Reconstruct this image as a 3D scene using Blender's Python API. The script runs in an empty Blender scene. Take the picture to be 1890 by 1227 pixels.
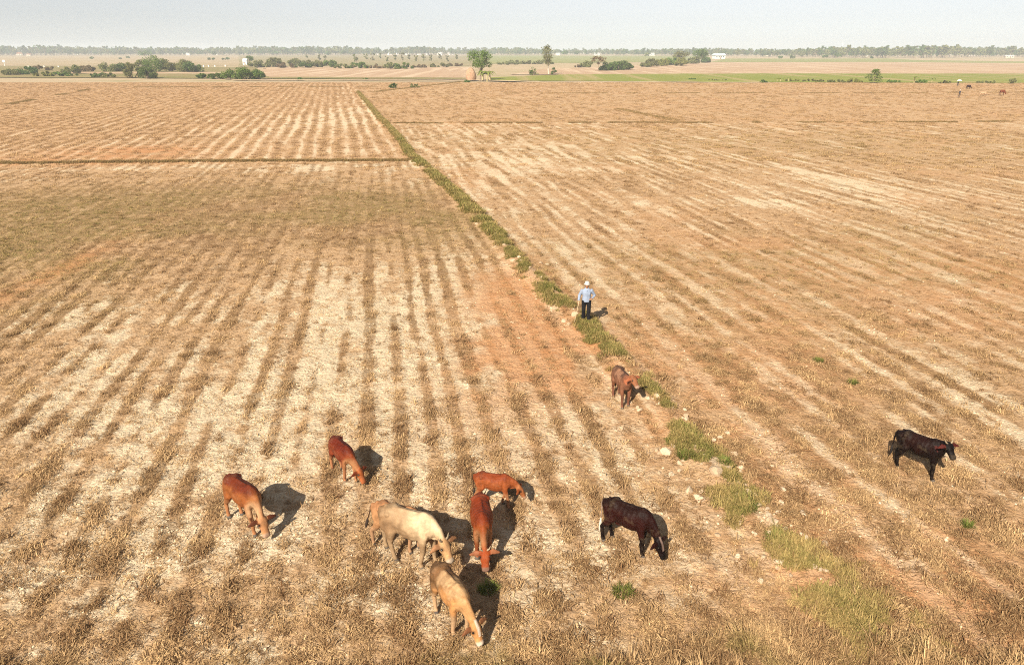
import bpy, math, random
import numpy as np
from mathutils import Vector, Matrix

random.seed(7)
SC = bpy.context.scene
COL = SC.collection
R = math.radians

# ------------------------------------------------------------------ camera
FPX, CAM_H, HORIZON = 1350.0, 11.0, 93.5          # focal length in photo pixels, drone height in metres
PITCH = math.atan((613.5 - HORIZON) / FPX)
cam_d = bpy.data.cameras.new('camera')
cam = bpy.data.objects.new('camera', cam_d)
COL.objects.link(cam)
cam.location = (0, 0, CAM_H)
cam.rotation_euler = (math.pi / 2 - PITCH, 0, 0)
cam_d.sensor_width = 36.0
cam_d.lens = 36.0 * FPX / 1890.0
cam_d.clip_end = 20000
SC.camera = cam

# ------------------------------------------------------------------ sky, sun, exposure
SUN_EL, SHADOW_AZ = R(37), R(25)                   # shadows fall away from the camera and to the right
world = bpy.data.worlds.new('World')
SC.world = world
world.use_nodes = True
wn = world.node_tree.nodes
sky = wn.new('ShaderNodeTexSky')
sky.sky_type = 'NISHITA'
sky.sun_disc = False
sky.sun_elevation = SUN_EL
sky.sun_rotation = math.pi + SHADOW_AZ
sky.air_density = 0.7
sky.dust_density = 0.3
sky.ozone_density = 1.0
hs = wn.new('ShaderNodeHueSaturation')
hs.inputs['Saturation'].default_value = 0.25
wl = world.node_tree.links
wl.new(sky.outputs[0], hs.inputs['Color'])
wl.new(hs.outputs[0], wn['Background'].inputs['Color'])
wn['Background'].inputs['Strength'].default_value = 0.058
sun_d = bpy.data.lights.new('sun', 'SUN')
sun_d.energy = 5.0
sun_d.angle = R(0.53)
sun_d.color = (1.0, 0.895, 0.745)
sun = bpy.data.objects.new('sun', sun_d)
COL.objects.link(sun)
sun.location = (-20, -40, 60)
_sd = Vector((math.sin(SHADOW_AZ) * math.cos(SUN_EL), math.cos(SHADOW_AZ) * math.cos(SUN_EL), -math.sin(SUN_EL)))
sun.rotation_euler = _sd.to_track_quat('-Z', 'Y').to_euler()
SC.view_settings.view_transform = 'Standard'
SC.view_settings.look = 'None'
SC.view_settings.exposure = 0.82
SC.view_settings.gamma = 1.0
SC.cycles.volume_bounces = 1
SC.cycles.max_bounces = 4
SC.cycles.diffuse_bounces = 2
SC.cycles.use_denoising = False
SC.cycles.filter_width = 1.05
SC.cycles.transparent_max_bounces = 6

# ------------------------------------------------------------------ helpers
def P(px, py, z=0.0):
    """World point at height z that the photo shows at this pixel (used to survey the fields)."""
    u, v = (px - 945.0) / FPX, (613.5 - py) / FPX
    d = Vector((u, math.cos(PITCH) + v * math.sin(PITCH), -math.sin(PITCH) + v * math.cos(PITCH)))
    t = (z - CAM_H) / d.z
    return Vector((d.x * t, d.y * t, z))

def mpp(y_world, z=0.0):
    """metres per photo pixel at that distance"""
    return (y_world * math.cos(PITCH) + (CAM_H - z) * math.sin(PITCH)) / FPX

_rng = np.random.RandomState(11)
_tab = _rng.rand(512, 512)
def vnoise(x, y):
    xi = np.floor(x).astype(np.int64); yi = np.floor(y).astype(np.int64)
    fx = x - xi; fy = y - yi
    fx = fx * fx * (3 - 2 * fx); fy = fy * fy * (3 - 2 * fy)
    a = _tab[xi % 512, yi % 512]; b = _tab[(xi + 1) % 512, yi % 512]
    c = _tab[xi % 512, (yi + 1) % 512]; d = _tab[(xi + 1) % 512, (yi + 1) % 512]
    return (a * (1 - fx) + b * fx) * (1 - fy) + (c * (1 - fx) + d * fx) * fy
def fbm(x, y, s, o=3, seed=0):
    t = 0; a = 1; n = 0
    x = np.asarray(x, float) / s + 37.3 * seed + 5000; y = np.asarray(y, float) / s + 91.7 * seed + 5000
    for _ in range(o):
        t = t + a * vnoise(x, y); n += a; a *= .5
        x = x * 2.03 + 17.1; y = y * 2.03 + 9.2
    return t / n
def sstep(a, b, x):
    t = np.clip((x - a) / (b - a), 0, 1)
    return t * t * (3 - 2 * t)

def link_mesh(name, verts, faces, mat=None, parent=None, smooth=False, loc=None):
    me = bpy.data.meshes.new(name)
    me.from_pydata([tuple(v) for v in verts], [], [tuple(f) for f in faces])
    me.update()
    if smooth:
        me.polygons.foreach_set('use_smooth', [True] * len(me.polygons))
    if mat: me.materials.append(mat)
    o = bpy.data.objects.new(name, me)
    COL.objects.link(o)
    if parent: o.parent = parent
    if loc is not None: o.location = loc
    return o
def link_data(name, me, parent=None, loc=None):
    o = bpy.data.objects.new(name, me)
    COL.objects.link(o)
    if parent: o.parent = parent
    if loc is not None: o.location = loc
    return o
def empty(name, loc, rz=0.0, s=1.0):
    o = bpy.data.objects.new(name, None)
    COL.objects.link(o)
    o.location = loc; o.rotation_euler = (0, 0, rz); o.scale = (s, s, s)
    o.empty_display_size = .2
    return o
def tag(o, label=None, cat=None, group=None, kind=None):
    if label: o['label'] = label
    if cat: o['category'] = cat
    if group: o['group'] = group
    if kind: o['kind'] = kind
    return o
def quads_mesh(name, V, nq, mat, attrs=None):
    """V: (4*nq,3) array, one quad after another"""
    me = bpy.data.meshes.new(name)
    me.vertices.add(4 * nq); me.vertices.foreach_set('co', np.asarray(V, np.float32).ravel())
    me.loops.add(4 * nq); me.loops.foreach_set('vertex_index', np.arange(4 * nq, dtype=np.int32))
    me.polygons.add(nq); me.polygons.foreach_set('loop_start', np.arange(0, 4 * nq, 4, dtype=np.int32))
    for k, a in (attrs or {}).items():
        at = me.attributes.new(k, 'FLOAT', 'POINT'); at.data.foreach_set('value', np.repeat(np.asarray(a, np.float32), 4))
    me.materials.append(mat)
    me.update(calc_edges=True); me.validate()
    return me

class MB:
    """collects solids into one mesh"""
    def __init__(s): s.v = []; s.f = []
    def add(s, v, f):
        n = len(s.v); s.v += [tuple(q) for q in v]; s.f += [tuple(i + n for i in q) for q in f]; return s
    def box(s, c, d, rz=0):
        cx, cy, cz = c; a, b, h = d[0] / 2, d[1] / 2, d[2] / 2
        co, si = math.cos(rz), math.sin(rz)
        v = []
        for z in (-h, h):
            for x, y in ((-a, -b), (a, -b), (a, b), (-a, b)):
                v.append((cx + x * co - y * si, cy + x * si + y * co, cz + z))
        return s.add(v, [(3, 2, 1, 0), (4, 5, 6, 7), (0, 1, 5, 4), (1, 2, 6, 5), (2, 3, 7, 6), (3, 0, 4, 7)])
    def loft(s, pts, rad, n=12, up=(0, 0, 1), cap=.6):
        """tube along pts; rad entries are r, (w,h) or (w,h_up,h_down); rounded ends"""
        pts = [Vector(p) for p in pts]; rr = []
        for r in rad:
            if not isinstance(r, (tuple, list)): r = (r, r, r)
            elif len(r) == 2: r = (r[0], r[1], r[1])
            rr.append(r)
        up = Vector(up); m = len(pts); v = []; f = []
        tans = [(pts[min(i + 1, m - 1)] - pts[max(i - 1, 0)]).normalized() for i in range(m)]
        def ring(c, t, r, k=1.0):
            side = t.cross(up)
            if side.length < 1e-4: side = t.cross(Vector((0, 1, 0)))
            side.normalize(); u2 = side.cross(t).normalized()
            out = []
            for j in range(n):
                a = 2 * math.pi * j / n; ca, sa = math.cos(a), math.sin(a)
                out.append(c + side * (r[0] * ca * k) + u2 * ((r[1] if sa > 0 else r[2]) * sa * k))
            return out
        rings = []
        e0 = min(rr[0]) * cap; e1 = min(rr[-1]) * cap
        rings.append(ring(pts[0] - tans[0] * e0 * .75, tans[0], rr[0], .62))
        for i in range(m): rings.append(ring(pts[i], tans[i], rr[i]))
        rings.append(ring(pts[-1] + tans[-1] * e1 * .75, tans[-1], rr[-1], .62))
        for q in rings: v += q
        for i in range(len(rings) - 1):
            for j in range(n):
                a, b = i * n + j, i * n + (j + 1) % n
                f.append((a, b, b + n, a + n))
        a = len(v); v.append(pts[0] - tans[0] * e0)
        v.append(pts[-1] + tans[-1] * e1)
        L = (len(rings) - 1) * n
        for j in range(n):
            f.append((a, (j + 1) % n, j)); f.append((a + 1, L + j, L + (j + 1) % n))
        return s.add(v, f)
    def ball(s, c, r, nu=12, nv=8):
        if not isinstance(r, (tuple, list)): r = (r, r, r)
        v = [(c[0], c[1], c[2] - r[2])]; f = []
        for i in range(1, nv):
            p = math.pi * i / nv - math.pi / 2
            for j in range(nu):
                a = 2 * math.pi * j / nu
                v.append((c[0] + r[0] * math.cos(p) * math.cos(a), c[1] + r[1] * math.cos(p) * math.sin(a), c[2] + r[2] * math.sin(p)))
        v.append((c[0], c[1], c[2] + r[2])); e = len(v) - 1
        for j in range(nu):
            f.append((0, 1 + (j + 1) % nu, 1 + j))
            f.append((e, 1 + (nv - 2) * nu + j, 1 + (nv - 2) * nu + (j + 1) % nu))
        for i in range(nv - 2):
            for j in range(nu):
                a, b = 1 + i * nu + j, 1 + i * nu + (j + 1) % nu
                f.append((a, b, b + nu, a + nu))
        return s.add(v, f)
    def build(s, name, mat=None, parent=None, smooth=False, loc=None):
        return link_mesh(name, s.v, s.f, mat, parent, smooth, loc)

def remesh(mb, voxel, smooth_it=4, fac=.5):
    """union of the solids as one continuous skin"""
    me = bpy.data.meshes.new('tmp'); me.from_pydata(mb.v, [], mb.f); me.update()
    o = bpy.data.objects.new('tmp', me); COL.objects.link(o)
    m = o.modifiers.new('r', 'REMESH'); m.mode = 'VOXEL'; m.voxel_size = voxel
    if smooth_it:
        m = o.modifiers.new('s', 'SMOOTH'); m.factor = fac; m.iterations = smooth_it
    dg = bpy.context.evaluated_depsgraph_get(); dg.update()
    out = bpy.data.meshes.new_from_object(o.evaluated_get(dg))
    bpy.data.objects.remove(o); bpy.data.meshes.remove(me)
    out.polygons.foreach_set('use_smooth', [True] * len(out.polygons))
    return out

# ------------------------------------------------------------------ materials
def mat_new(name):
    m = bpy.data.materials.new(name); m.use_nodes = True
    nt = m.node_tree; b = nt.nodes['Principled BSDF']
    b.inputs['Roughness'].default_value = .9
    b.inputs['Specular IOR Level'].default_value = .15
    return m, nt, b
def nd(nt, t, **kw):
    n = nt.nodes.new(t)
    for k, v in kw.items():
        if k.startswith('i_'): n.inputs[int(k[2:]) if k[2:].isdigit() else k[2:]].default_value = v
        else: setattr(n, k, v)
    return n
def mix(nt, fac, a, b, mode='MIX'):
    n = nt.nodes.new('ShaderNodeMix'); n.data_type = 'RGBA'; n.blend_type = mode
    for s, v in ((0, fac), (6, a), (7, b)):
        if isinstance(v, bpy.types.NodeSocket): nt.links.new(v, n.inputs[s])
        else: n.inputs[s].default_value = v if s == 0 else (*v, 1)
    return n.outputs[2]
def mth(nt, op, a, b=None, c=None, clamp=False):
    n = nt.nodes.new('ShaderNodeMath'); n.operation = op; n.use_clamp = clamp
    for i, v in enumerate((a, b, c)):
        if v is None: continue
        if isinstance(v, bpy.types.NodeSocket): nt.links.new(v, n.inputs[i])
        else: n.inputs[i].default_value = v
    return n.outputs[0]
def noise(nt, scale, vec=None, detail=3, rough=.55, dist=0.0):
    n = nt.nodes.new('ShaderNodeTexNoise')
    n.inputs['Scale'].default_value = scale; n.inputs['Detail'].default_value = detail
    n.inputs['Roughness'].default_value = rough; n.inputs['Distortion'].default_value = dist
    if vec is not None: nt.links.new(vec, n.inputs['Vector'])
    return n.outputs['Fac']
def mrange(nt, v, a, b, c=0.0, d=1.0):
    n = nt.nodes.new('ShaderNodeMapRange')
    nt.links.new(v, n.inputs[0])
    for i, x in enumerate((a, b, c, d)): n.inputs[i + 1].default_value = x
    return n.outputs[0]

def simple(name, c1, c2, scale=4.0, rough=.85, bump=0.0, bscale=20.0, spec=.15, coord='Object'):
    m, nt, b = mat_new(name)
    tc = nd(nt, 'ShaderNodeTexCoord')
    f = noise(nt, scale, tc.outputs[coord], 4)
    nt.links.new(mix(nt, mrange(nt, f, .35, .65), c1, c2), b.inputs['Base Color'])
    b.inputs['Roughness'].default_value = rough; b.inputs['Specular IOR Level'].default_value = spec
    if bump:
        bp = nd(nt, 'ShaderNodeBump'); bp.inputs['Strength'].default_value = bump; bp.inputs['Distance'].default_value = .02
        nt.links.new(noise(nt, bscale, tc.outputs[coord], 4), bp.inputs['Height']); nt.links.new(bp.outputs[0], b.inputs['Normal'])
    return m

def leaf_mat(name, ca, cb, transl=.25):
    """foliage: each leaf carries its own tint between the two colours"""
    m, nt, b = mat_new(name)
    at = nd(nt, 'ShaderNodeAttribute', attribute_name='tint')
    oi = nd(nt, 'ShaderNodeObjectInfo')
    c = mix(nt, at.outputs['Fac'], ca, cb)
    hv = nd(nt, 'ShaderNodeHueSaturation')
    nt.links.new(c, hv.inputs['Color'])
    nt.links.new(mrange(nt, oi.outputs['Random'], 0, 1, .8, 1.2), hv.inputs['Value'])
    nt.links.new(mrange(nt, oi.outputs['Random'], 0, 1, .485, .51), hv.inputs['Hue'])
    nt.links.new(hv.outputs[0], b.inputs['Base Color'])
    b.inputs['Roughness'].default_value = .6
    t = nd(nt, 'ShaderNodeBsdfTranslucent'); nt.links.new(hv.outputs[0], t.inputs['Color'])
    ms = nd(nt, 'ShaderNodeMixShader', i_0=transl)
    nt.links.new(b.outputs[0], ms.inputs[1]); nt.links.new(t.outputs[0], ms.inputs[2])
    nt.links.new(ms.outputs[0], nt.nodes['Material Output'].inputs['Surface'])
    return m

def blade_mat(name, dry_a, dry_b, green_a, green_b):
    """straw and grass: dry colour runs with the per-plant 'tint', green with the per-plant 'green'"""
    m, nt, b = mat_new(name)
    ti = nd(nt, 'ShaderNodeAttribute', attribute_name='tint', attribute_type='INSTANCER')
    gr = nd(nt, 'ShaderNodeAttribute', attribute_name='green', attribute_type='INSTANCER')
    bl = nd(nt, 'ShaderNodeAttribute', attribute_name='blade')
    k = mth(nt, 'ADD', mth(nt, 'MULTIPLY', ti.outputs['Fac'], .55), mth(nt, 'MULTIPLY', bl.outputs['Fac'], .45))
    dry = mix(nt, k, dry_a, dry_b); g = mix(nt, k, green_a, green_b)
    c = mix(nt, gr.outputs['Fac'], dry, g)
    nt.links.new(c, b.inputs['Base Color'])
    b.inputs['Roughness'].default_value = .7
    t = nd(nt, 'ShaderNodeBsdfTranslucent'); nt.links.new(c, t.inputs['Color'])
    ms = nd(nt, 'ShaderNodeMixShader', i_0=.12)
    nt.links.new(b.outputs[0], ms.inputs[1]); nt.links.new(t.outputs[0], ms.inputs[2])
    nt.links.new(ms.outputs[0], nt.nodes['Material Output'].inputs['Surface'])
    return m

def sheet_mat(name, c1, c2, c3, scale, stripe=None):
    """a distant field: broad patches, fine speckle, optional rows along an azimuth"""
    m, nt, b = mat_new(name)
    geo = nd(nt, 'ShaderNodeNewGeometry'); pos = geo.outputs['Position']
    col = mix(nt, mrange(nt, noise(nt, scale, pos, 4), .35, .65), c1, c2)
    col = mix(nt, mrange(nt, noise(nt, scale * 14, pos, 4), .5, .75), col, c3)
    if stripe:
        mp = nd(nt, 'ShaderNodeMapping'); mp.inputs['Rotation'].default_value = (0, 0, stripe[0])
        mp.inputs['Scale'].default_value = (1, .05, 1)
        nt.links.new(pos, mp.inputs['Vector'])
        col = mix(nt, mrange(nt, noise(nt, stripe[1], mp.outputs[0], 2), .5, .62), col, stripe[2])
    nt.links.new(col, b.inputs['Base Color'])
    return m

# ------------------------------------------------------------------ the land: survey of fields and bunds
BUND = [P(660, 170), P(700, 218), P(735, 255), P(760, 290), P(840, 360), P(900, 420), P(960, 490), P(1030, 560),
        P(1075, 595), P(1130, 660), P(1185, 725), P(1250, 800), P(1315, 865), P(1380, 940), P(1440, 1010), P(1525, 1080), P(1600, 1150), P(1660, 1227)]
BX = np.array([p.x for p in BUND])[::-1]; BY = np.array([p.y for p in BUND])[::-1]
def bund_x(y):
    """x of the main bund at distance y (extended straight past its ends)"""
    y = np.asarray(y, float)
    return np.where(y > BY[-1], BX[-1] - .245 * (y - BY[-1]), np.where(y < BY[0], BX[0] - .05 * (y - BY[0]), np.interp(y, BY, BX)))
def line_y(a, b):
    pa, pb = P(*a), P(*b)
    return lambda x: 2.0 * (fbm(np.asarray(x, float), 0 * np.asarray(x, float), 14, 3, 33) - .5) + pa.y + (np.asarray(x, float) - pa.x) * (pb.y - pa.y) / (pb.x - pa.x)
LEFT_CROSS = line_y((0, 304), (755, 298))
RIGHT_CROSS = line_y((725, 229), (1890, 226))
Y_FAR = 285.0

def blob(x, y, px, py, rx, ry):
    c = P(px, py); w = ((x - c.x) / rx) ** 2 + ((y - c.y) / ry) ** 2
    return np.exp(-w)

def survey(x, y):
    """soil and cover at each point: bare clay, green weeds, red earth, straw cover"""
    x = np.asarray(x, float); y = np.asarray(y, float)
    left = x < bund_x(y)
    n1 = fbm(x, y, 9, 3, 1); n2 = fbm(x, y, 2.2, 3, 2); n3 = fbm(x, y, .7, 3, 3); n4 = fbm(x, y, 30, 2, 4)
    def rows(az, per, jit, seed):
        a = R(az); u = x * math.cos(a) - y * math.sin(a); v = x * math.sin(a) + y * math.cos(a)
        w = fbm(u, v * .25, 2.5, 2, seed) - .5
        ph = 2 * math.pi * (u + jit * w) / per
        streak = fbm(u * 1.0, v * .07, .42, 2, seed + 1)          # drawn out along the rows
        return .5 + .5 * np.cos(ph), streak
    rl, sl = rows(-10.0, .97, .55, 10)
    ru, su = rows(-13.0, 1.8, .8, 14)
    rr, sr = rows(-11.5, 1.1, 1.1, 18)
    upl = left & (y > LEFT_CROSS(x)); lol = left & ~upl
    upr = ~left & (y > RIGHT_CROSS(x)); lor = ~left & ~upr
    # rows sown about a metre apart; some are thick with straw, some nearly gone, and all are broken along their length
    a_ = R(-10.0); ul = x * math.cos(a_) - y * math.sin(a_); vl = x * math.sin(a_) + y * math.cos(a_)
    stren = (.50 + .70 * fbm(ul, vl * .03, .95, 1, 27)) * (.55 + .45 * sstep(.28, .55, fbm(ul, vl * .4, .9, 3, 28)))
    rl = np.clip(rl * stren * 1.25, 0, 1)
    bare = np.zeros_like(x); green = np.zeros_like(x); red = np.zeros_like(x); cov = np.zeros_like(x)
    # lower left field: pale clay between straw rows, weedy at its far left
    wl_ = np.clip(blob(x, y, 620, 590, 9, 13) * 1.2 + blob(x, y, 600, 760, 8, 6) * .9 + blob(x, y, 380, 600, 7, 9) * .6 + blob(x, y, 760, 1010, 5, 4) * .5, 0, 1.1)
    weed = np.clip(blob(x, y, 100, 420, 22, 14) * 1.1 + blob(x, y, 420, 400, 20, 9) * .7 + blob(x, y, 620, 390, 14, 8) * .4, 0, 1)
    b = .24 + .42 * wl_ - .30 * weed - .50 * sstep(.35, .85, rl) * (.55 + .45 * sstep(62, 36, y)) * (1 - .35 * weed) + .9 * (n2 - .5) + .9 * (n3 - .5) + .7 * (sl - .5) + .4 * (n1 - .5)
    fore = sstep(17, 13, y)
    b = b * (1 - .8 * fore) + fore * .8 * (.44 + 1.5 * (n2 - .5) + 1.4 * (n3 - .5))
    b = b - .22 * sstep(-7, -15, x - .25 * (y - 20)) * (1 - fore)
    bare = np.where(lol, b, bare)
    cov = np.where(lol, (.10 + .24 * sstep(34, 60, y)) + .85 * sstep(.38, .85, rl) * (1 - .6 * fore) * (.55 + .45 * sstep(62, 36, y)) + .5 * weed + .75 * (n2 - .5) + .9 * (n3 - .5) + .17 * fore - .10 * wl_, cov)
    green = np.where(lol, .48 * weed * sstep(.35, .6, n1) + .12 * (n2 - .5), green)
    # strip in front of the left cross bund: pale
    strip = np.exp(-((y - (LEFT_CROSS(x) - 4)) / 3.2) ** 2)
    bare = np.where(lol, bare + .45 * strip * sstep(.35, .6, n2), bare)
    # upper left field
    b = .30 - .50 * sstep(.05, .45, ru) + .9 * (su - .5) + .7 * (fbm(x, y, 6, 3, 5) - .5) + .35 * blob(x, y, 690, 200, 10, 40) + .25 * blob(x, y, 560, 240, 18, 30)
    b = b - .25 * sstep(-30, -90, x)
    bare = np.where(upl, b + .06, bare)
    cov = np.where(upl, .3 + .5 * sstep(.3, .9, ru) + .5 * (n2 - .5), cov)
    # right fields
    b = .21 - .20 * sstep(.4, .95, rr) + 1.35 * (sr - .5) + .6 * (n2 - .5) + .8 * (n3 - .5) + .35 * (n1 - .5)
    b = b + .22 * blob(x, y, 1080, 285, 14, 14) + .35 * blob(x, y, 1540, 860, 3.0, 5) + .15 * blob(x, y, 900, 270, 9, 25)
    b = b + .5 * (blob(x, y, 1560, 340, 2.0, 16) + blob(x, y, 1390, 375, 5, 2.0)) - .15 * blob(x, y, 1500, 260, 45, 22)
    b = b + .25 * fore * (n2 - .3)
    bare = np.where(lor, b, bare)
    bare = np.where(upr, .05 + .5 * (sr - .5) + .5 * (n1 - .5), bare)
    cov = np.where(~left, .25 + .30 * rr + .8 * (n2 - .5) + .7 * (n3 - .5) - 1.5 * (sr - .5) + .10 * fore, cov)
    green = np.where(lor, .28 * blob(x, y, 1560, 470, 26, 14) * sstep(.45, .6, n1) + .22 * blob(x, y, 1500, 265, 60, 22), green)
    green = np.where(upr, .08 * n1, green)
    # red earth patches
    red = (1.2 * blob(x, y, 1020, 660, 2.2, 2.6) + .75 * blob(x, y, 940, 560, 2.0, 6.5) + .25 * blob(x, y, 1240, 640, 3.5, 5) + .3 * blob(x, y, 1720, 520, 16, 10)
           + .6 * blob(x, y, 250, 280, 9, 6) + .55 * blob(x, y, 110, 500, 1.0, 9) + .4 * blob(x, y, 1300, 780, 2.4, 4) + .45 * blob(x, y, 1500, 1100, 3, 1.6)
           + .35 * blob(x, y, 1700, 1000, 3, 4) + .5 * blob(x, y, 60, 300, 16, 3) + .3 * blob(x, y, 900, 720, 2.5, 6)) * sstep(.15, .55, n2) * 1.7
    red = red + .04 * (~left) + .22 * sstep(.56, .75, fbm(x, y, 5, 3, 6)) * (~left) + .12 * upl
    # bottom verge: a strip of long dry grass and weeds along the near edge
    ve = P(945, 1198).y
    vline = ve + .35 * (fbm(x, x * 0, 2.5, 2, 7) - .5) * 2 - .02 * np.abs(x - 2) + .55 * blob(x, y, 1480, 1140, 2.6, 1.4) * 1.2
    verge = sstep(.35, -.35, y - vline)
    vr = verge * np.clip(.35 + .65 * sstep(-4, 3, x), 0, 1)
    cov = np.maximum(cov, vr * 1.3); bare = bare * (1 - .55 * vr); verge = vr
    green = np.maximum(green, verge * sstep(.50, .62, fbm(x, y, 1.0, 2, 8)) * .42)
    return np.clip(bare, 0, 1), np.clip(green, 0, 1), np.clip(red, 0, 1), np.clip(cov, 0, 1.4), verge, left

def bund_height(x, y):
    d = (np.asarray(x, float) - bund_x(y)) * .972
    near = sstep(13, 24, y)
    h = (.10 + .16 * near) * np.exp(-(d / .55) ** 2)
    l = np.where(x < bund_x(y), .14 * np.exp(-((y - LEFT_CROSS(x)) / .6) ** 2), 0)
    r = np.where(x > bund_x(y), .10 * np.exp(-((y - RIGHT_CROSS(x)) / .6) ** 2), 0)
    return h + l + r
def relief(x, y, fine=True):
    z = .10 * (fbm(x, y, 7, 2, 20) - .5) + bund_height(x, y)
    if fine:
        z = z + .10 * (fbm(x, y, .75, 3, 21) - .5) + .05 * (fbm(x, y, .22, 2, 22) - .5)
    return z
def gz(x, y):
    return float(relief(np.array([x]), np.array([y]))[0])

# near fields: one sheet with real relief, fine near the camera and coarser away from it
def build_fields():
    ny, nx = 1050, 760
    ys = 6.0 * (Y_FAR / 6.0) ** (np.arange(ny) / (ny - 1.0))
    ss = np.linspace(-1.25, 1.25, nx)
    ww = ys * 1.0 + 4.0
    X = ww[:, None] * ss[None, :]; Y = np.repeat(ys[:, None], nx, 1)
    x = X.ravel(); y = Y.ravel()
    bare, green, red, cov, verge, left = survey(x, y)
    z = relief(x, y)
    z = z + .05 * bare * (fbm(x, y, .30, 2, 23) - .5) * sstep(60, 25, y)
    me = bpy.data.meshes.new('stubble_field')
    me.vertices.add(nx * ny); me.vertices.foreach_set('co', np.stack([x, y, z], 1).astype(np.float32).ravel())
    i = (np.arange(ny - 1)[:, None] * nx + np.arange(nx - 1)[None, :]).ravel()
    q = np.stack([i, i + 1, i + nx + 1, i + nx], 1).astype(np.int32)
    nf = len(q)
    me.loops.add(nf * 4); me.loops.foreach_set('vertex_index', q.ravel())
    me.polygons.add(nf); me.polygons.foreach_set('loop_start', np.arange(0, nf * 4, 4, dtype=np.int32))
    me.polygons.foreach_set('use_smooth', np.ones(nf, bool))
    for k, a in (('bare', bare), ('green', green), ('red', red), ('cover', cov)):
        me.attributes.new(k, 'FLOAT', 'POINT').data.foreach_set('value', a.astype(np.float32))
    me.update(calc_edges=True)
    m, nt, b = mat_new('stubble_soil')
    geo = nd(nt, 'ShaderNodeNewGeometry'); pos = geo.outputs['Position']
    A = {k: nd(nt, 'ShaderNodeAttribute', attribute_name=k).outputs['Fac'] for k in ('bare', 'green', 'red', 'cover')}
    nf1 = noise(nt, 2.6, pos, 5, .65); nf2 = noise(nt, 14, pos, 4, .7); nf3 = noise(nt, .5, pos, 4, .6)
    # straw litter lies flat in short streaks
    mp = nd(nt, 'ShaderNodeMapping'); mp.inputs['Rotation'].default_value = (0, 0, .5); mp.inputs['Scale'].default_value = (1, 3.2, 1)
    nt.links.new(pos, mp.inputs['Vector'])
    lit = noise(nt, 5.5, mp.outputs[0], 5, .75, .8)
    straw = mix(nt, mrange(nt, lit, .32, .68), (.36, .22, .115), (.66, .475, .295))
    straw = mix(nt, mrange(nt, nf3, .35, .7), straw, (.50, .325, .18))
    clay = mix(nt, mrange(nt, nf2, .3, .7), (.56, .43, .28), (.78, .65, .46))
    bf = mth(nt, 'ADD', A['bare'], mth(nt, 'MULTIPLY', mth(nt, 'SUBTRACT', nf1, .5), 1.1))
    col = mix(nt, mrange(nt, bf, .18, .62), straw, clay)
    nb = noise(nt, 3.3, pos, 4, .6)
    col = mix(nt, mth(nt, 'MULTIPLY', mrange(nt, nb, .52, .64), mrange(nt, bf, .75, .25, .12, .70)), col, (.25, .14, .062))
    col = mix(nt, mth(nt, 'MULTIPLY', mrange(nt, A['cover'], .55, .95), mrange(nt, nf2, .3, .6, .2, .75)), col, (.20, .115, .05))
    redc = mix(nt, mrange(nt, nf1, .3, .7), (.47, .21, .085), (.58, .30, .14))
    col = mix(nt, mth(nt, 'MULTIPLY', A['red'], mrange(nt, nf2, .25, .75, .55, 1.0), clamp=True), col, redc)
    col = mix(nt, mth(nt, 'MULTIPLY', A['green'], mrange(nt, nf1, .35, .65), clamp=True), col, (.20, .165, .045))
    nt.links.new(col, b.inputs['Base Color'])
    b.inputs['Roughness'].default_value = .95; b.inputs['Specular IOR Level'].default_value = .05
    vo = nd(nt, 'ShaderNodeTexVoronoi'); vo.inputs['Scale'].default_value = 8.0; vo.inputs['Randomness'].default_value = 1.0
    wv = nd(nt, 'ShaderNodeVectorMath', operation='ADD'); 
    nt.links.new(pos, wv.inputs[0])
    nn = nd(nt, 'ShaderNodeTexNoise'); nn.inputs['Scale'].default_value = 6; nt.links.new(pos, nn.inputs['Vector'])
    sv = nd(nt, 'ShaderNodeVectorMath', operation='SCALE'); sv.inputs['Scale'].default_value = .18
    nt.links.new(nn.outputs['Color'], sv.inputs[0]); nt.links.new(sv.outputs[0], wv.inputs[1])
    nt.links.new(wv.outputs[0], vo.inputs['Vector'])
    hgt = mth(nt, 'ADD', mth(nt, 'MULTIPLY', vo.outputs['Distance'], -.7), mth(nt, 'MULTIPLY', nf2, .9))
    hgt = mth(nt, 'ADD', hgt, mth(nt, 'MULTIPLY', lit, .8))
    bp = nd(nt, 'ShaderNodeBump'); bp.inputs['Strength'].default_value = 1.0; bp.inputs['Distance'].default_value = .06
    nt.links.new(hgt, bp.inputs['Height']); nt.links.new(bp.outputs[0], b.inputs['Normal'])
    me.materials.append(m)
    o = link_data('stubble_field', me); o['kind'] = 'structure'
    return o
FIELD = build_fields()

# far land and distant fields
g = link_mesh('ground', [(-6000, -300, -.35), (6000, -300, -.35), (6000, 6500, -.35), (-6000, 6500, -.35)], [(0, 1, 2, 3)],
              sheet_mat('far_ground', (.48, .36, .24), (.40, .32, .19), (.28, .25, .12), .004)); g['kind'] = 'structure'
_lvl = [-.25]
def sheet(name, pix, mat):
    """a field laid out from the corners surveyed in the photo, its edges made uneven"""
    _lvl[0] += .02
    z = _lvl[0]; pts = [P(a, c, z) for a, c in pix]; out = []
    n = len(pts)
    for i in range(n):
        a, b_ = pts[i], pts[(i + 1) % n]
        k = 24
        for j in range(k):
            t = j / k; p = a.lerp(b_, t); L = (b_ - a).length
            w = (fbm(np.array([p.x]), np.array([p.y]), max(L / 12, 3), 3, 30)[0] - .5)
            out.append((p.x + w * min(L * .01, 2), p.y + w * p.y * .02, z))
    o = link_mesh(name, out, [tuple(range(len(out)))], mat); o['kind'] = 'structure'
    return o
M_tan = sheet_mat('dry_field', (.47, .33, .215), (.42, .285, .18), (.35, .235, .14), .02, (R(75), .16, (.54, .41, .28)))
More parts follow.
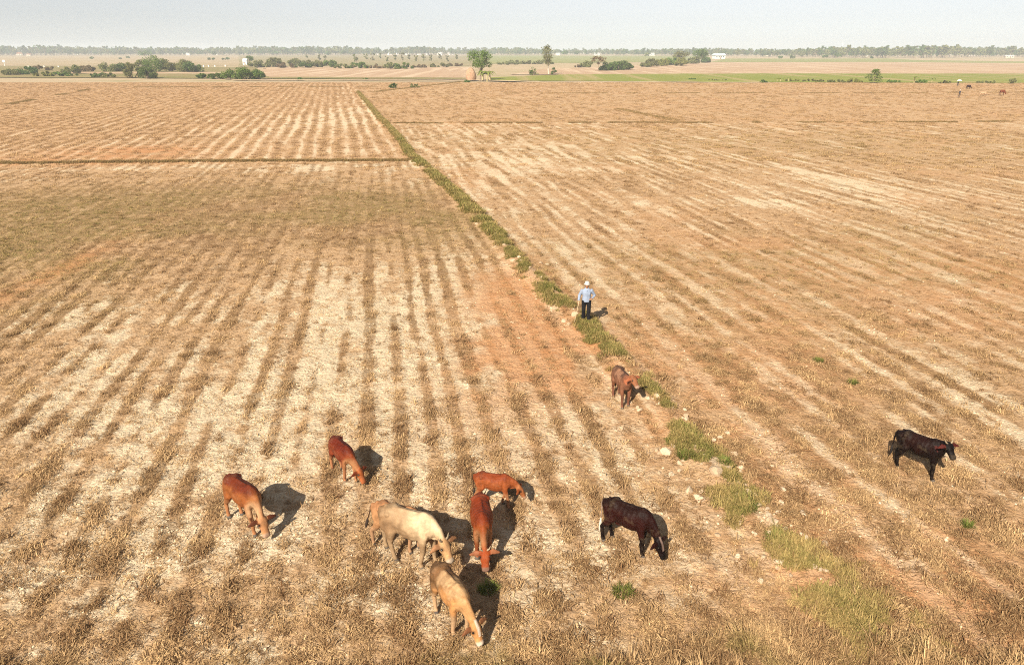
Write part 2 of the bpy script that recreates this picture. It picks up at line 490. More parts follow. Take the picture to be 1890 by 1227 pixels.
M_tan2 = sheet_mat('dry_far_field', (.40, .30, .19), (.36, .29, .165), (.30, .25, .13), .012, (R(80), .08, (.45, .35, .23)))
M_paddy = sheet_mat('green_paddy', (.20, .225, .04), (.25, .255, .055), (.16, .19, .035), .03, (R(85), .1, (.33, .27, .11)))
M_paddy2 = sheet_mat('far_green_field', (.24, .26, .085), (.30, .28, .115), (.21, .23, .08), .02)
M_verge = sheet_mat('weedy_verge', (.22, .20, .075), (.30, .22, .11), (.15, .15, .05), .05)
M_track = sheet_mat('pale_earth_track', (.62, .48, .33), (.56, .42, .28), (.45, .33, .2), .1)
M_scrub = sheet_mat('scrub_ground', (.27, .24, .12), (.36, .28, .16), (.18, .17, .07), .02)
sheet('far_field', [(-300, 121), (470, 121), (470, 102.5), (-300, 102.5)], M_tan2)
sheet('scrub_land', [(440, 123), (900, 122), (900, 103), (440, 103)], M_scrub)
sheet('far_field', [(900, 118), (1300, 114), (1300, 103.5), (900, 103)], M_paddy2)
sheet('dry_field', [(940, 138), (2200, 138), (2200, 113), (1330, 114), (1180, 121), (1000, 128)], M_tan)
sheet('green_field', [(1310, 115.2), (1660, 115), (2200, 120), (2200, 117.5), (1700, 111.5), (1640, 108.5), (1340, 108.5)], M_paddy2)
sheet('dry_field', [(470, 144), (868, 144), (868, 124.5), (490, 124.5)], M_tan)
sheet('weedy_verge', [(-300, 142), (500, 145), (470, 124), (-300, 121)], M_verge)
sheet('dry_field', [(130, 136), (450, 136.5), (450, 133.3), (130, 133)], M_tan)
sheet('weedy_verge', [(500, 145.5), (870, 146.5), (870, 143.5), (500, 142)], M_verge)
_lvl[0] = .05
sheet('green_paddy', [(905, 148.5), (1400, 152), (2200, 154.5), (2200, 136.5), (1400, 136), (1060, 137), (905, 143)], M_paddy)
sheet('earth_track', [(430, 148.2), (600, 148.4), (880, 148.7), (1000, 151.2), (1420, 153), (1420, 152), (1000, 150.2), (880, 147.6), (600, 147.4), (430, 147.2)], M_track)

# ------------------------------------------------------------------ scattered cover (stuff): straw, clods, weeds
def scatter(name, pts, rot, scl, protos, idx, attrs=None):
    """one object whose points each carry a small plant or clod"""
    n = len(pts)
    me = bpy.data.meshes.new(name)
    me.vertices.add(n); me.vertices.foreach_set('co', np.asarray(pts, np.float32).ravel())
    me.attributes.new('rot', 'FLOAT_VECTOR', 'POINT').data.foreach_set('vector', np.asarray(rot, np.float32).ravel())
    me.attributes.new('scl', 'FLOAT_VECTOR', 'POINT').data.foreach_set('vector', np.asarray(scl, np.float32).ravel())
    me.attributes.new('idx', 'INT', 'POINT').data.foreach_set('value', np.asarray(idx, np.int32))
    for k, a in (attrs or {}).items():
        me.attributes.new(k, 'FLOAT', 'POINT').data.foreach_set('value', np.asarray(a, np.float32))
    c = bpy.data.collections.new(name + '_kinds')
    for j, pm in enumerate(protos):
        c.objects.link(bpy.data.objects.new('%s_kind_%02d' % (name, j), pm))
    gname = name
    ng = bpy.data.node_groups.new(gname, 'GeometryNodeTree')
    ng.interface.new_socket('Geometry', in_out='INPUT', socket_type='NodeSocketGeometry')
    ng.interface.new_socket('Geometry', in_out='OUTPUT', socket_type='NodeSocketGeometry')
    gi = ng.nodes.new('NodeGroupInput'); go = ng.nodes.new('NodeGroupOutput')
    ci = ng.nodes.new('GeometryNodeCollectionInfo'); ci.inputs[0].default_value = c
    ci.inputs[1].default_value = True; ci.inputs[2].default_value = True
    ip = ng.nodes.new('GeometryNodeInstanceOnPoints'); ip.inputs['Pick Instance'].default_value = True
    def na(nm, t):
        q = ng.nodes.new('GeometryNodeInputNamedAttribute'); q.data_type = t; q.inputs[0].default_value = nm
        return q.outputs[0]
    L = ng.links.new
    L(gi.outputs[0], ip.inputs['Points']); L(ci.outputs[0], ip.inputs['Instance'])
    L(na('idx', 'INT'), ip.inputs['Instance Index'])
    L(na('rot', 'FLOAT_VECTOR'), ip.inputs['Rotation']); L(na('scl', 'FLOAT_VECTOR'), ip.inputs['Scale'])
    L(ip.outputs[0], go.inputs[0])
    o = link_data(name, me); o['kind'] = 'stuff'
    md = o.modifiers.new('scatter', 'NODES'); md.node_group = ng
    return o

def tuft(seed, n, length, spread, lean, width, mat, flat=0.0):
    """a tuft of bent blades, two quads each"""
    r = np.random.RandomState(seed); V = []; tint = []
    for i in range(n):
        a = r.uniform(0, 2 * math.pi); rad = spread * math.sqrt(r.rand())
        b = np.array([rad * math.cos(a), rad * math.sin(a), -.01])
        L = length * r.uniform(.5, 1.15); ln = lean * r.uniform(.2, 1.3)
        if r.rand() < flat: ln = r.uniform(1.2, 1.5); b[2] = r.uniform(.0, .04)
        d = r.uniform(0, 2 * math.pi); dx = np.array([math.cos(d), math.sin(d), 0])
        w = width * r.uniform(.6, 1.3); sd = np.array([-dx[1], dx[0], 0]) * w / 2
        p1 = b + L * .55 * (dx * math.sin(ln * .7) + np.array([0, 0, math.cos(ln * .7)]))
        p2 = p1 + L * .45 * (dx * math.sin(ln * 1.5) + np.array([0, 0, math.cos(ln * 1.5)]))
        V += [b - sd, b + sd, p1 + sd * .8, p1 - sd * .8, p1 - sd * .8, p1 + sd * .8, p2 + sd * .25, p2 - sd * .25]
        t = r.rand(); tint += [t, t]
    return quads_mesh('tuft', np.array(V), len(tint), mat, {'blade': tint})

def lump(seed, mat, sub=1, flat=.65):
    """an irregular dried clod"""
    import bmesh
    bm = bmesh.new(); bmesh.ops.create_icosphere(bm, subdivisions=sub + 1, radius=1.0)
    r = np.random.RandomState(seed); ax = r.randn(7, 3); ax /= np.linalg.norm(ax, axis=1)[:, None]; cut = r.uniform(.38, .75, 7)
    for v in bm.verts:
        c = np.array(v.co)
        for a_, k in zip(ax, cut):
            d = c @ a_
            if d > k: c = c - a_ * (d - k) * .85
        c *= r.uniform(.93, 1.07); c[2] *= flat
        v.co = c
    me = bpy.data.meshes.new('clod'); bm.to_mesh(me); bm.free(); me.materials.append(mat)
    return me

M_straw = blade_mat('straw', (.135, .062, .024), (.73, .50, .255), (.14, .15, .03), (.28, .27, .07))
M_grass = blade_mat('bund_grass', (.26, .17, .06), (.50, .36, .15), (.075, .10, .016), (.21, .215, .05))
m, nt, b = mat_new('dry_clay')
_ti = nd(nt, 'ShaderNodeAttribute', attribute_name='tint', attribute_type='INSTANCER')
_oi = nd(nt, 'ShaderNodeTexCoord')
_c = mix(nt, _ti.outputs['Fac'], (.52, .39, .25), (.74, .61, .43))
nt.links.new(mix(nt, mrange(nt, noise(nt, 3, _oi.outputs['Object'], 4), .4, .7, 0, .5), _c, (.45, .33, .21)), b.inputs['Base Color'])
M_clay = m
m, nt, b = mat_new('bund_clay')
_tc = nd(nt, 'ShaderNodeTexCoord'); _oi = nd(nt, 'ShaderNodeObjectInfo')
_c = mix(nt, _oi.outputs['Random'], (.42, .31, .20), (.60, .475, .335))
_n = noise(nt, 4, _tc.outputs['Object'], 5, .65)
nt.links.new(mix(nt, mrange(nt, _n, .45, .7, 0, .6), _c, (.44, .30, .18)), b.inputs['Base Color'])
_b = nd(nt, 'ShaderNodeBump'); _b.inputs['Strength'].default_value = .8; _b.inputs['Distance'].default_value = .03
nt.links.new(_n, _b.inputs['Height']); nt.links.new(_b.outputs[0], b.inputs['Normal'])
M_bclay = m

def rand_pts(r, n, y0, y1, half=1.0):
    """points spread evenly over the trapezoid of fields between two distances"""
    u = r.rand(n); y = np.sqrt(y0 * y0 + u * (y1 * y1 - y0 * y0))
    x = (r.rand(n) * 2 - 1) * (y * half * .86 + 3)
    return x, y

rs = np.random.RandomState(3)
TUFTS = [tuft(100 + i, 16, .18, .10, .8, .012, M_straw, .3) for i in range(4)] + \
        [tuft(120 + i, 26, .12, .24, 1.0, .012, M_straw, .8) for i in range(4)] + \
        [tuft(140 + i, 26, .29, .12, .7, .012, M_straw, .15) for i in range(3)]
CLUMPS = [tuft(160 + i, 50, .24, .42, .9, .035, M_straw, .4) for i in range(4)]
def keep(dens, r): return r.rand(len(dens)) < dens

def build_straw():
    P_, Rr, S, I, T, G = [], [], [], [], [], []
    gy = np.linspace(8.5, 72, 600); den = 300 * (12 / np.maximum(gy, 11)) ** 1.65 * (1.72 * gy + 6); cum = np.cumsum(den) * (gy[1] - gy[0]); tot = int(cum[-1]); cum /= cum[-1]
    for (n,) in ((tot,),):
        y = np.interp(rs.rand(n), cum, gy); x = (rs.rand(n) * 2 - 1) * (y * .86 + 3)
        bare, green, red, cov, verge, left = survey(x, y)
        cl = fbm(x, y, .42, 3, 40)
        d = np.clip((cov * 1.15 - .45 * bare) * sstep(.40, .62, cl) * 1.15 + .05, .04, 1) * (1 - .35 * red)
        d = np.maximum(d, verge * .9 * sstep(.34, .5, cl))
        lit = rs.rand(n) < .05 * (1 - d); d = np.where(lit, 1.0, d)
        k = keep(d, rs); x, y, green, cov, verge = x[k], y[k], green[k], cov[k], verge[k]; n = len(x)
        z = relief(x, y) + .0
        kind = rs.randint(0, 8, n); longg = verge * rs.rand(n) * sstep(.5, 2.5, x) > .4
        kind = np.where(longg, rs.randint(8, 11, n), kind); lit = lit[k]; kind = np.where(lit, rs.randint(4, 8, n), kind)
        sc = (.45 + .95 * rs.rand(n) ** 1.8) * (1 + .4 * sstep(.5, .75, cl[k]))
        P_.append(np.stack([x, y, z], 1)); Rr.append(np.stack([rs.uniform(-.15, .15, n), rs.uniform(-.15, .15, n), rs.uniform(0, 6.28, n)], 1))
        S.append(np.stack([sc, sc, sc * np.where(lit, .35, rs.uniform(.5, 1.0, n))], 1)); I.append(kind)
        T.append(np.clip(np.where(lit, rs.normal(.92, .2, n), rs.normal(.36, .28, n) - .10 * sstep(20, 13, y) + 1.5 * (fbm(x, y, .6, 2, 41) - .5)), 0, 1)); G.append(np.clip(green * (rs.rand(n) * 1.4), 0, 1))
    scatter('straw_stubble', np.concatenate(P_), np.concatenate(Rr), np.concatenate(S), TUFTS, np.concatenate(I), {'tint': np.concatenate(T), 'green': np.concatenate(G)})
    # farther out, where single tufts cannot be told apart, loose clumps
    x, y = rand_pts(rs, 160000, 60, Y_FAR - 2)
    bare, green, red, cov, verge, left = survey(x, y)
    k = keep(np.clip((cov - .9 * bare) * 1.0, .02, 1) * np.where(y > 140, .6, .9) * sstep(60, 80, y), rs); x, y, green = x[k], y[k], green[k]; n = len(x)
    sc = rs.uniform(.6, 1.2, n)
    scatter('far_straw_stubble', np.stack([x, y, relief(x, y)], 1), np.stack([0 * x, 0 * x, rs.uniform(0, 6.28, n)], 1), np.stack([sc, sc, sc * .75], 1), CLUMPS, rs.randint(0, 4, n),
            {'tint': np.clip(rs.normal(.45, .25, n), 0, 1), 'green': np.clip(green * rs.rand(n) * 1.5, 0, 1)})
build_straw()

def build_clods():
    protos = [lump(200 + i, M_clay) for i in range(6)]
    P_, Rr, S, I, T = [], [], [], [], []
    for (y0, y1, n, s0, s1) in ((8.5, 18, 42000, .010, .045), (18, 34, 30000, .012, .045), (34, 60, 8000, .03, .06)):
        x, y = rand_pts(rs, n, y0, y1)
        bare, green, red, cov, verge, left = survey(x, y)
        cl = fbm(x, y, .8, 3, 44)
        k = keep((1 - .8 * red) * np.clip((bare * 1.2 - .2) * sstep(.40, .66, cl) * 1.5, .01, 1) * (1 - .7 * verge), rs); x, y = x[k], y[k]; n = len(x)
        s = s0 + (s1 - s0) * rs.rand(n) ** 2.6
        P_.append(np.stack([x, y, relief(x, y) + s * .15], 1)); Rr.append(np.stack([rs.uniform(-.5, .5, n), rs.uniform(-.5, .5, n), rs.uniform(0, 6.28, n)], 1))
        S.append(np.stack([s * rs.uniform(.8, 1.4, n), s, s], 1)); I.append(rs.randint(0, 6, n)); T.append(np.clip(rs.normal(.6, .25, n), 0, 1))
    scatter('small_clods', np.concatenate(P_), np.concatenate(Rr), np.concatenate(S), protos, np.concatenate(I), {'tint': np.concatenate(T)})
build_clods()

GRASS = [tuft(180 + i, 60, .17, .13, 1.0, .013, M_grass, .15) for i in range(4)]
FARGRASS = [tuft(190 + i, 70, .30, .34, .9, .035, M_grass, .15) for i in range(4)]
def build_bund_grass():
    # main bund: a continuous green band far off, broken into patches where cattle trample it near the camera
    n = 19000; y = 10.6 * (216 / 10.6) ** rs.rand(n)
    d = rs.normal(0, 1, n) * np.interp(y, [10, 13.5, 15, 30, 60, 216], [.50, .45, .30, .24, .19, .20]); x = bund_x(y) + d / .972
    patch = fbm(x, y, 1.1, 3, 50)
    thr = np.interp(y, [10, 13, 14.5, 20, 23, 30, 60, 216], [.47, .46, .47, .455, .45, .43, .41, .38])
    k = (patch > thr) & (np.abs(d) < np.interp(y, [13, 16], [1.3, .7])); x, y, d = x[k], y[k], d[k]
    far = y > 45
    for nm, mk, pr in (('bund_grass', ~far, GRASS), ('far_bund_grass', far, FARGRASS)):
        xx, yy = x[mk], y[mk]; n = len(xx); sc = (.4 + 1.2 * rs.rand(n) ** 2) * (.75 if nm.startswith('far') else 1)
        g = np.clip(rs.normal(.62, .32, n) - .6 * np.abs(d[mk]), 0, 1) * np.interp(yy, [10, 14, 20, 95, 120], [.6, .65, .9, .9, .7])
        scatter(nm, np.stack([xx, yy, relief(xx, yy)], 1), np.stack([0 * xx, 0 * xx, rs.uniform(0, 6.28, n)], 1), np.stack([sc, sc, sc], 1), pr, rs.randint(0, 4, n),
                {'tint': rs.rand(n), 'green': g})
    # cross bunds: rank brown grass
    xs = rs.uniform(-75, -10, 5200); ys_ = LEFT_CROSS(xs) + rs.normal(0, .2, 5200)
    k = xs < bund_x(ys_) - .3
    xr = rs.uniform(-19, 110, 4000); yr = RIGHT_CROSS(xr) + rs.normal(0, .22, 4000)
    k2 = (xr > bund_x(yr) + 1.2) & (fbm(xr, yr * 0, 4, 2, 51) > np.interp(xr, [-19, 0, 40, 70, 90], [.30, .42, .5, .5, .35]))
    a, b_ = P(1140, 201), P(1250, 223); t = rs.rand(420); xo = a.x + (b_.x - a.x) * t + rs.normal(0, .6, 420); yo = a.y + (b_.y - a.y) * t
    a, b_ = P(690, 170), P(862, 150); t = rs.rand(2600); xp = a.x + (b_.x - a.x) * t + rs.normal(0, .5, 2600); yp = a.y + (b_.y - a.y) * t + rs.normal(0, 1.0, 2600)
    a, b_ = P(0, 196), P(165, 165); t = rs.rand(2200); xq = a.x + (b_.x - a.x) * t + rs.normal(0, .5, 2200); yq = a.y + (b_.y - a.y) * t
    kq = fbm(xq, yq, 9, 2, 53) > .45
    a, b_ = P(230, 161.5), P(700, 160); t = rs.rand(4200); xw = a.x + (b_.x - a.x) * t; yw = a.y + (b_.y - a.y) * t + rs.normal(0, .5, 4200)
    kw = fbm(xw, yw * 0, 5, 2, 52) > .42
    a, b_ = P(880, 173), P(1890, 171); t = rs.rand(4200); xv = a.x + (b_.x - a.x) * t; yv = a.y + (b_.y - a.y) * t + rs.normal(0, .5, 4200)
    kv = fbm(xv, yv * 0, 5, 2, 54) > .52
    X = np.concatenate([xs[k], xr[k2], xo, xp, xq[kq], xw[kw], xv[kv]]); Y = np.concatenate([ys_[k], yr[k2], yo, yp, yq[kq], yw[kw], yv[kv]]); n = len(X)
    sc = rs.uniform(.4, 1.1, n)
    m_ = blade_mat('rank_grass', (.17, .10, .04), (.42, .27, .12), (.14, .12, .035), (.26, .21, .07))
    RG = [tuft(195 + i, 34, .24, .30, .9, .026, m_, .2) for i in range(3)]
    scatter('cross_bund_grass', np.stack([X, Y, relief(X, Y)], 1), np.stack([0 * X, 0 * X, rs.uniform(0, 6.28, n)], 1), np.stack([sc, sc, sc], 1), RG, rs.randint(0, 3, n),
            {'tint': rs.rand(n), 'green': np.clip(rs.normal(.3, .25, n), 0, 1)})
build_bund_grass()

# the raised earth of the main bund is part of the field sheet; its loose boulders of clay are pieces of that sheet
def build_bund_clods():
    protos = [lump(300 + i, M_bclay, 1, .8) for i in range(8)]
    rc = np.random.RandomState(8)
    for me in protos: me.name = 'clay_boulder'
    lst = [(1228, 838, .30), (1212, 830, .16), (1242, 828, .16), (1322, 880, .36), (1290, 922, .30), (1272, 905, .22), (1355, 838, .20), (1368, 856, .13), (1212, 744, .22),
           (1176, 757, .14), (1266, 770, .15), (1330, 832, .15), (1300, 850, .13), (1216, 874, .13), (1238, 875, .18), (1208, 938, .08), (1378, 915, .20), (1360, 908, .13), (1392, 918, .13),
           (1440, 928, .17), (1436, 945, .14), (1420, 962, .20), (1434, 963, .14), (1455, 1000, .16), (1470, 1016, .14), (1410, 1028, .16), (1362, 1027, .14), (1402, 1072, .14), (1525, 1003, .18),
           (1528, 1018, .12), (1448, 976, .12), (1490, 1005, .11), (1060, 592, .26), (1040, 596, .20), (1050, 602, .16), (1080, 598, .16), (998, 488, .26), (1010, 490, .18), (946, 488, .24), (962, 492, .2),
           (958, 484, .18), (936, 492, .16), (890, 411, .22), (880, 415, .2), (850, 366, .26), (838, 363, .22), (845, 357, .2), (1000, 523, .2), (1022, 540, .16), (1018, 572, .14), (1176, 718, .10),
           (1236, 752, .10), (1195, 822, .12), (1180, 838, .12), (1345, 870, .12), (1254, 868, .12), (1332, 905, .11), (1400, 935, .11), (1345, 925, .12), (1374, 898, .10), (1310, 832, .16), (1280, 818, .13),
           (870, 392, .16), (915, 440, .14), (930, 460, .15), (977, 503, .13), (1508, 1030, .12), (1545, 1010, .10), (1480, 985, .13), (1425, 1010, .12), (1500, 1052, .14)]
    for i in range(70):
        q = rc.normal(0, 1); yy = rc.uniform(13.2, 22.0); xx = float(bund_x(yy)) + rc.normal(0, .7)
        u_ = Vector((xx, yy, 0)); lst.append((u_, None, rc.uniform(.08, .17)))
    for i, (px, py, r) in enumerate(lst):
        c = px if py is None else P(px, py); r = r * 1.15
        o = bpy.data.objects.new('clay_boulder', protos[i % 8]); COL.objects.link(o); o.parent = FIELD
        o.location = (c.x, c.y, gz(c.x, c.y) + r * .18); o.scale = (r * random.uniform(.55, .75), r * random.uniform(.45, .62), r * random.uniform(.45, .65))
        o.rotation_euler = (random.uniform(-.3, .3), random.uniform(-.3, .3), random.uniform(0, 6.28))
build_bund_clods()

# ------------------------------------------------------------------ single green tussocks in the stubble
M_tuss = leaf_mat('tussock_blades', (.085, .115, .02), (.23, .25, .06), .15)
def tussock(px, py, r, label, seed):
    c = P(px, py); rr = np.random.RandomState(seed); V = []; t = []
    n = int(260 * r / .3)
    for i in range(n):
        a = rr.uniform(0, 6.283); q = r * math.sqrt(rr.rand()) * .8
        b = np.array([q * math.cos(a), q * math.sin(a) * .8, -.01]); d = a + rr.normal(0, .7)
        dx = np.array([math.cos(d), math.sin(d), 0]); L = rr.uniform(.10, .24); ln = rr.uniform(.2, 1.2)
        sd = np.array([-dx[1], dx[0], 0]) * .008
        p1 = b + L * .55 * (dx * math.sin(ln * .6) + np.array([0, 0, math.cos(ln * .6)])); p2 = p1 + L * .5 * (dx * math.sin(ln * 1.4) + np.array([0, 0, math.cos(ln * 1.4)]))
        V += [b - sd, b + sd, p1 + sd * .8, p1 - sd * .8, p1 - sd * .8, p1 + sd * .8, p2 + sd * .2, p2 - sd * .2]
        k = rr.rand(); t += [k, k]
    o = link_data('grass_tussock', quads_mesh('grass_tussock', np.array(V), len(t), M_tuss, {'tint': t}), None, (c.x, c.y, gz(c.x, c.y)))
    tag(o, label, 'grass', 'green tussocks in the stubble')
for i, a in enumerate([(1375, 942, .36, 'dark green grass tussock among clay boulders, midway between the two dark cows'),
                       (1428, 998, .22, 'light green grass tussock just above the large weedy patch, near its left end'),
                       (1510, 668, .20, 'lone small green tussock in the right field, straight above the weedy patch'),
                       (1573, 708, .20, 'faint small green tussock in the right field, right of another tussock'),
                       (1785, 970, .14, 'tiny green tussock in the stubble below the black cow on the right'),
                       (1265, 848, .30, 'green tussock on the trampled bund beside the largest clay boulder'),
                       (1335, 858, .18, 'small dark green tussock right of the boulders on the trampled bund'),
                       (900, 1092, .24, 'green tussock in the shadow beside the tan cow nearest the camera'),
                       (1150, 1095, .26, 'thin green tussock in bare clay below the dark brown cow')]):
    tussock(*a, 400 + i)

# ------------------------------------------------------------------ trees and shrubs
M_bark = simple('bark', (.20, .15, .10), (.30, .24, .17), 3, .9, .5, 8)
M_bark_pale = simple('pale_bark', (.46, .40, .32), (.58, .52, .43), 3, .9, .4, 8)
M_leaf_green = leaf_mat('leaf_fresh_green', (.062, .12, .02), (.19, .27, .05))
M_leaf_dark = leaf_mat('leaf_dark_green', (.05, .10, .022), (.15, .22, .05))
M_leaf_olive = leaf_mat('leaf_olive', (.12, .14, .045), (.27, .27, .10))
M_leaf_brown = leaf_mat('leaf_dry_brown', (.14, .10, .05), (.27, .20, .10))
M_leaf_yellow = leaf_mat('leaf_yellow_green', (.15, .17, .035), (.31, .30, .085))
LEAF = dict(green=M_leaf_green, dark=M_leaf_dark, olive=M_leaf_olive, brown=M_leaf_brown, yellow=M_leaf_yellow)

def leaf_cloud(r, centres, radii, n, size, flat=1.0):
    k = r.randint(0, len(centres), n)
    c = np.array(centres)[k]; rad = np.array(radii)[k]
    d = r.randn(n, 3); d /= np.linalg.norm(d, axis=1)[:, None]
    p = c + d * (rad * (.45 + .6 * r.rand(n)))[:, None] * np.array([1, 1, flat])
    a = r.randn(n, 3); a[:, 2] *= .5; a /= np.linalg.norm(a, axis=1)[:, None]
    b = np.cross(a, r.randn(n, 3)); b /= np.linalg.norm(b, axis=1)[:, None]
    s = (size * r.uniform(.6, 1.3, n))[:, None]
    V = np.stack([p - a * s * .5 - b * s * .12, p - a * s * .05 - b * s * .33, p + a * s * .5 + b * s * .05, p + a * s * .02 + b * s * .33], 1).reshape(-1, 3)
    return V, np.clip(r.rand(n) * .7 + .3 * (d[:, 2] * .5 + .5) * 0 + .15, 0, 1)

def tree_meshes(seed, h, w, kind='round', leaf='green', nleaf=1400, lsize=.38, trunk_frac=.35, bark=None, trunk_r=None):
    """trunk with limbs, and a crown of leaves gathered in clumps; kinds: round, tall, flat, tiers, gappy, shrub"""
    r = np.random.RandomState(seed); cs, rd = [], []
    if kind == 'round':
        for i in range(22):
            a = r.uniform(0, 6.28); q = w * .5 * math.sqrt(r.rand()) * .78; z = h * (trunk_frac + (1 - trunk_frac) * (.25 + .62 * r.rand() * (1 - .5 * (q / (w * .5)) ** 2)))
            cs.append((q * math.cos(a), q * math.sin(a), z)); rd.append(w * r.uniform(.11, .2))
    elif kind == 'tall':
        for i in range(14):
            t = r.rand(); z = h * (trunk_frac + (1 - trunk_frac) * (.08 + .86 * t)); ww = w * .5 * (1 - abs(t - .6) * .9)
            a = r.uniform(0, 6.28); q = ww * math.sqrt(r.rand()) * .8; cs.append((q * math.cos(a), q * math.sin(a), z)); rd.append(w * r.uniform(.13, .24))
    elif kind == 'flat':
        for i in range(20):
            a = r.uniform(0, 6.28); q = w * .5 * math.sqrt(r.rand()) * .88; z = h * (.92 - .35 * (q / (w * .5)) ** 2 * r.uniform(.5, 1.0) - .26 * r.rand())
            cs.append((q * math.cos(a), q * math.sin(a), z)); rd.append(w * r.uniform(.09, .15))
    elif kind == 'tiers':
        for j, (t, ww) in enumerate(((.22, .95), (.42, 1.0), (.62, .85), (.80, .6), (.94, .3))):
            for i in range(7):
                a = 6.28 * i / 7 + j; q = w * .5 * ww * r.uniform(.4, .85); cs.append((q * math.cos(a), q * math.sin(a), h * t + r.uniform(-.03, .03) * h)); rd.append(w * .13)
    elif kind == 'gappy':
        for i in range(11):
            t = r.rand(); a = r.uniform(0, 6.28); q = w * .5 * r.rand() * .85; cs.append((q * math.cos(a), q * math.sin(a), h * (trunk_frac + (1 - trunk_frac) * (.1 + .8 * t)))); rd.append(w * r.uniform(.10, .19))
    else:
        for i in range(16):
            a = r.uniform(0, 6.28); q = w * .5 * math.sqrt(r.rand()) * .85; z = h * r.uniform(.15, .8) * (1 - .55 * (q / (w * .5)) ** 2)
            cs.append((q * math.cos(a), q * math.sin(a), z)); rd.append(min(w, h * 1.4) * r.uniform(.13, .24))
    V, t = leaf_cloud(r, cs, rd, nleaf, lsize, .55 if kind in ('tiers', 'flat') else .85)
    V[:, 2] = np.maximum(V[:, 2], .02)
    crown = quads_mesh('crown', V, nleaf, LEAF[leaf], {'tint': t})
    mb = MB(); tr = trunk_r or h * .022
    if kind == 'shrub':
        for i in range(5):
            c = cs[i]; mb.loft([(c[0] * .2, c[1] * .2, -.1), (c[0] * .6, c[1] * .6, c[2] * .55), c], [h * .03, h * .02, h * .008], 6)
    else:
        lean = r.uniform(-.05, .05) * h; zt = h * max(trunk_frac, .3)
        top = (lean, r.uniform(-.03, .03) * h, zt)
        mb.loft([(0, 0, -.15), (lean * .4 + .02 * h * r.uniform(-1, 1), 0, zt * .5), top, (lean * 1.2, top[1], h * .82)], [tr * 1.3, tr, tr * .85, tr * .3], 8)
        for c in cs[:9]:
            m_ = Vector(top).lerp(Vector(c), .5); m_.z += h * .03
            mb.loft([(top[0], top[1], min(zt * r.uniform(.7, 1.0), c[2] * .9)), m_, c], [tr * .55, tr * .35, tr * .12], 6)
    trunk = bpy.data.meshes.new('trunk'); trunk.from_pydata(mb.v, [], mb.f); trunk.update(); trunk.materials.append(bark or M_bark)
    return trunk, crown

_ms = {}
def plant(name, label, cat, px, py, hpx, wpx, kind='shrub', leaf='green', group=None, seed=None, nleaf=None, trunk_frac=.35, bark=None, parts=('trunk', 'crown')):
    c = P(px, py); k = mpp(c.y); h, w = hpx * k, wpx * k
    seed = seed if seed is not None else int(px * 7 + py)
    n = nleaf or int(min(4200, max(500, 15 * hpx * wpx)))
    tm, cm = tree_meshes(seed, h, w, kind, leaf, n, max(.34, 1.9 * k) * (1.0 if kind != 'shrub' else 1.0), trunk_frac, bark)
    o = empty(name, (c.x, c.y, -.3 if c.y > Y_FAR else gz(c.x, c.y)), random.uniform(0, 6.28) if kind in ('shrub', 'round') else 0)
    tm.name = parts[0]; cm.name = parts[1]
    link_data(parts[0], tm, o); link_data(parts[1], cm, o)
    return tag(o, label, cat, group)

plant('tree', 'tall bright green leafy tree beside the haystack, tallest in the middle', 'tree', 886, 148, 57, 52, 'round', 'green', None, 5, 4200, .30)
plant('tree', 'tall slim brownish tree with thin crown, right of the haystack tree', 'tree', 1013, 136.5, 51, 32, 'tall', 'olive', None, 6, 1500, .32, M_bark_pale)
plant('tree', 'low brown flat-topped tree at the left end of a dark green hedge', 'tree', 1104, 130.5, 30, 30, 'flat', 'brown', None, 7, 900, .45)
plant('tree', 'rounded olive tree, left of two domed trees on the low rise', 'tree', 1256, 117.5, 24, 32, 'round', 'olive', None, 8, 1500, .22)
plant('tree', 'broad domed dark tree with pale trunk, right of two on the low rise', 'tree', 1293, 116.5, 27, 40, 'round', 'dark', None, 9, 1800, .25, M_bark_pale)
plant('tree', 'small tiered dark green tree standing alone by the green paddy', 'tree', 1613, 154, 24, 33, 'tiers', 'green', None, 10, 1300, .25)
plant('tree', 'dark round tree standing far out in the pale field on the left', 'tree', 268, 107, 15, 26, 'round', 'dark', None, 12, 600, .2)
plant('tree', 'small dark tree beside the white hut on the left', 'tree', 461, 119, 17, 18, 'round', 'dark', None, 13, 600, .3)
plant('shrub', 'dark bush at the edge of the dirt path between two fields', 'shrub', 727, 163, 10, 17, 'shrub', 'dark', None, 14, 700, parts=('stem', 'foliage'))
plant('shrub', 'olive bush on the dirt path, right of a darker bush', 'shrub', 765, 162, 8, 22, 'shrub', 'olive', None, 15, 600, parts=('stem', 'foliage'))
plant('shrub', 'dark upright shrub at the foot of the slim brownish tree', 'shrub', 1022, 137, 18, 11, 'shrub', 'dark', None, 16, 500, parts=('stem', 'foliage'))
plant('shrub', 'fresh green bush left of the slim brownish tree', 'shrub', 984, 138, 15, 17, 'shrub', 'green', None, 17, 500, parts=('stem', 'foliage'))
plant('shrub', 'low dark olive bush on the field edge right of the dark paddy side', 'shrub', 1867, 154.5, 11, 18, 'shrub', 'olive', None, 18, 500, parts=('stem', 'foliage'))
plant('shrub', 'tiny dark bush in the verge at the near end of the dirt path', 'shrub', 862, 151.5, 6, 13, 'shrub', 'dark', None, 19, 300, parts=('stem', 'foliage'))
def ordn(i): return ['first', 'second', 'third', 'fourth', 'fifth', 'sixth', 'seventh', 'eighth', 'ninth', 'tenth', 'eleventh', 'twelfth', 'thirteenth', 'fourteenth', 'fifteenth', 'sixteenth',
                     'seventeenth', 'eighteenth', 'nineteenth', 'twentieth', 'twenty-first', 'twenty-second', 'twenty-third', 'twenty-fourth', 'twenty-fifth', 'twenty-sixth', 'twenty-seventh', 'twenty-eighth'][i]
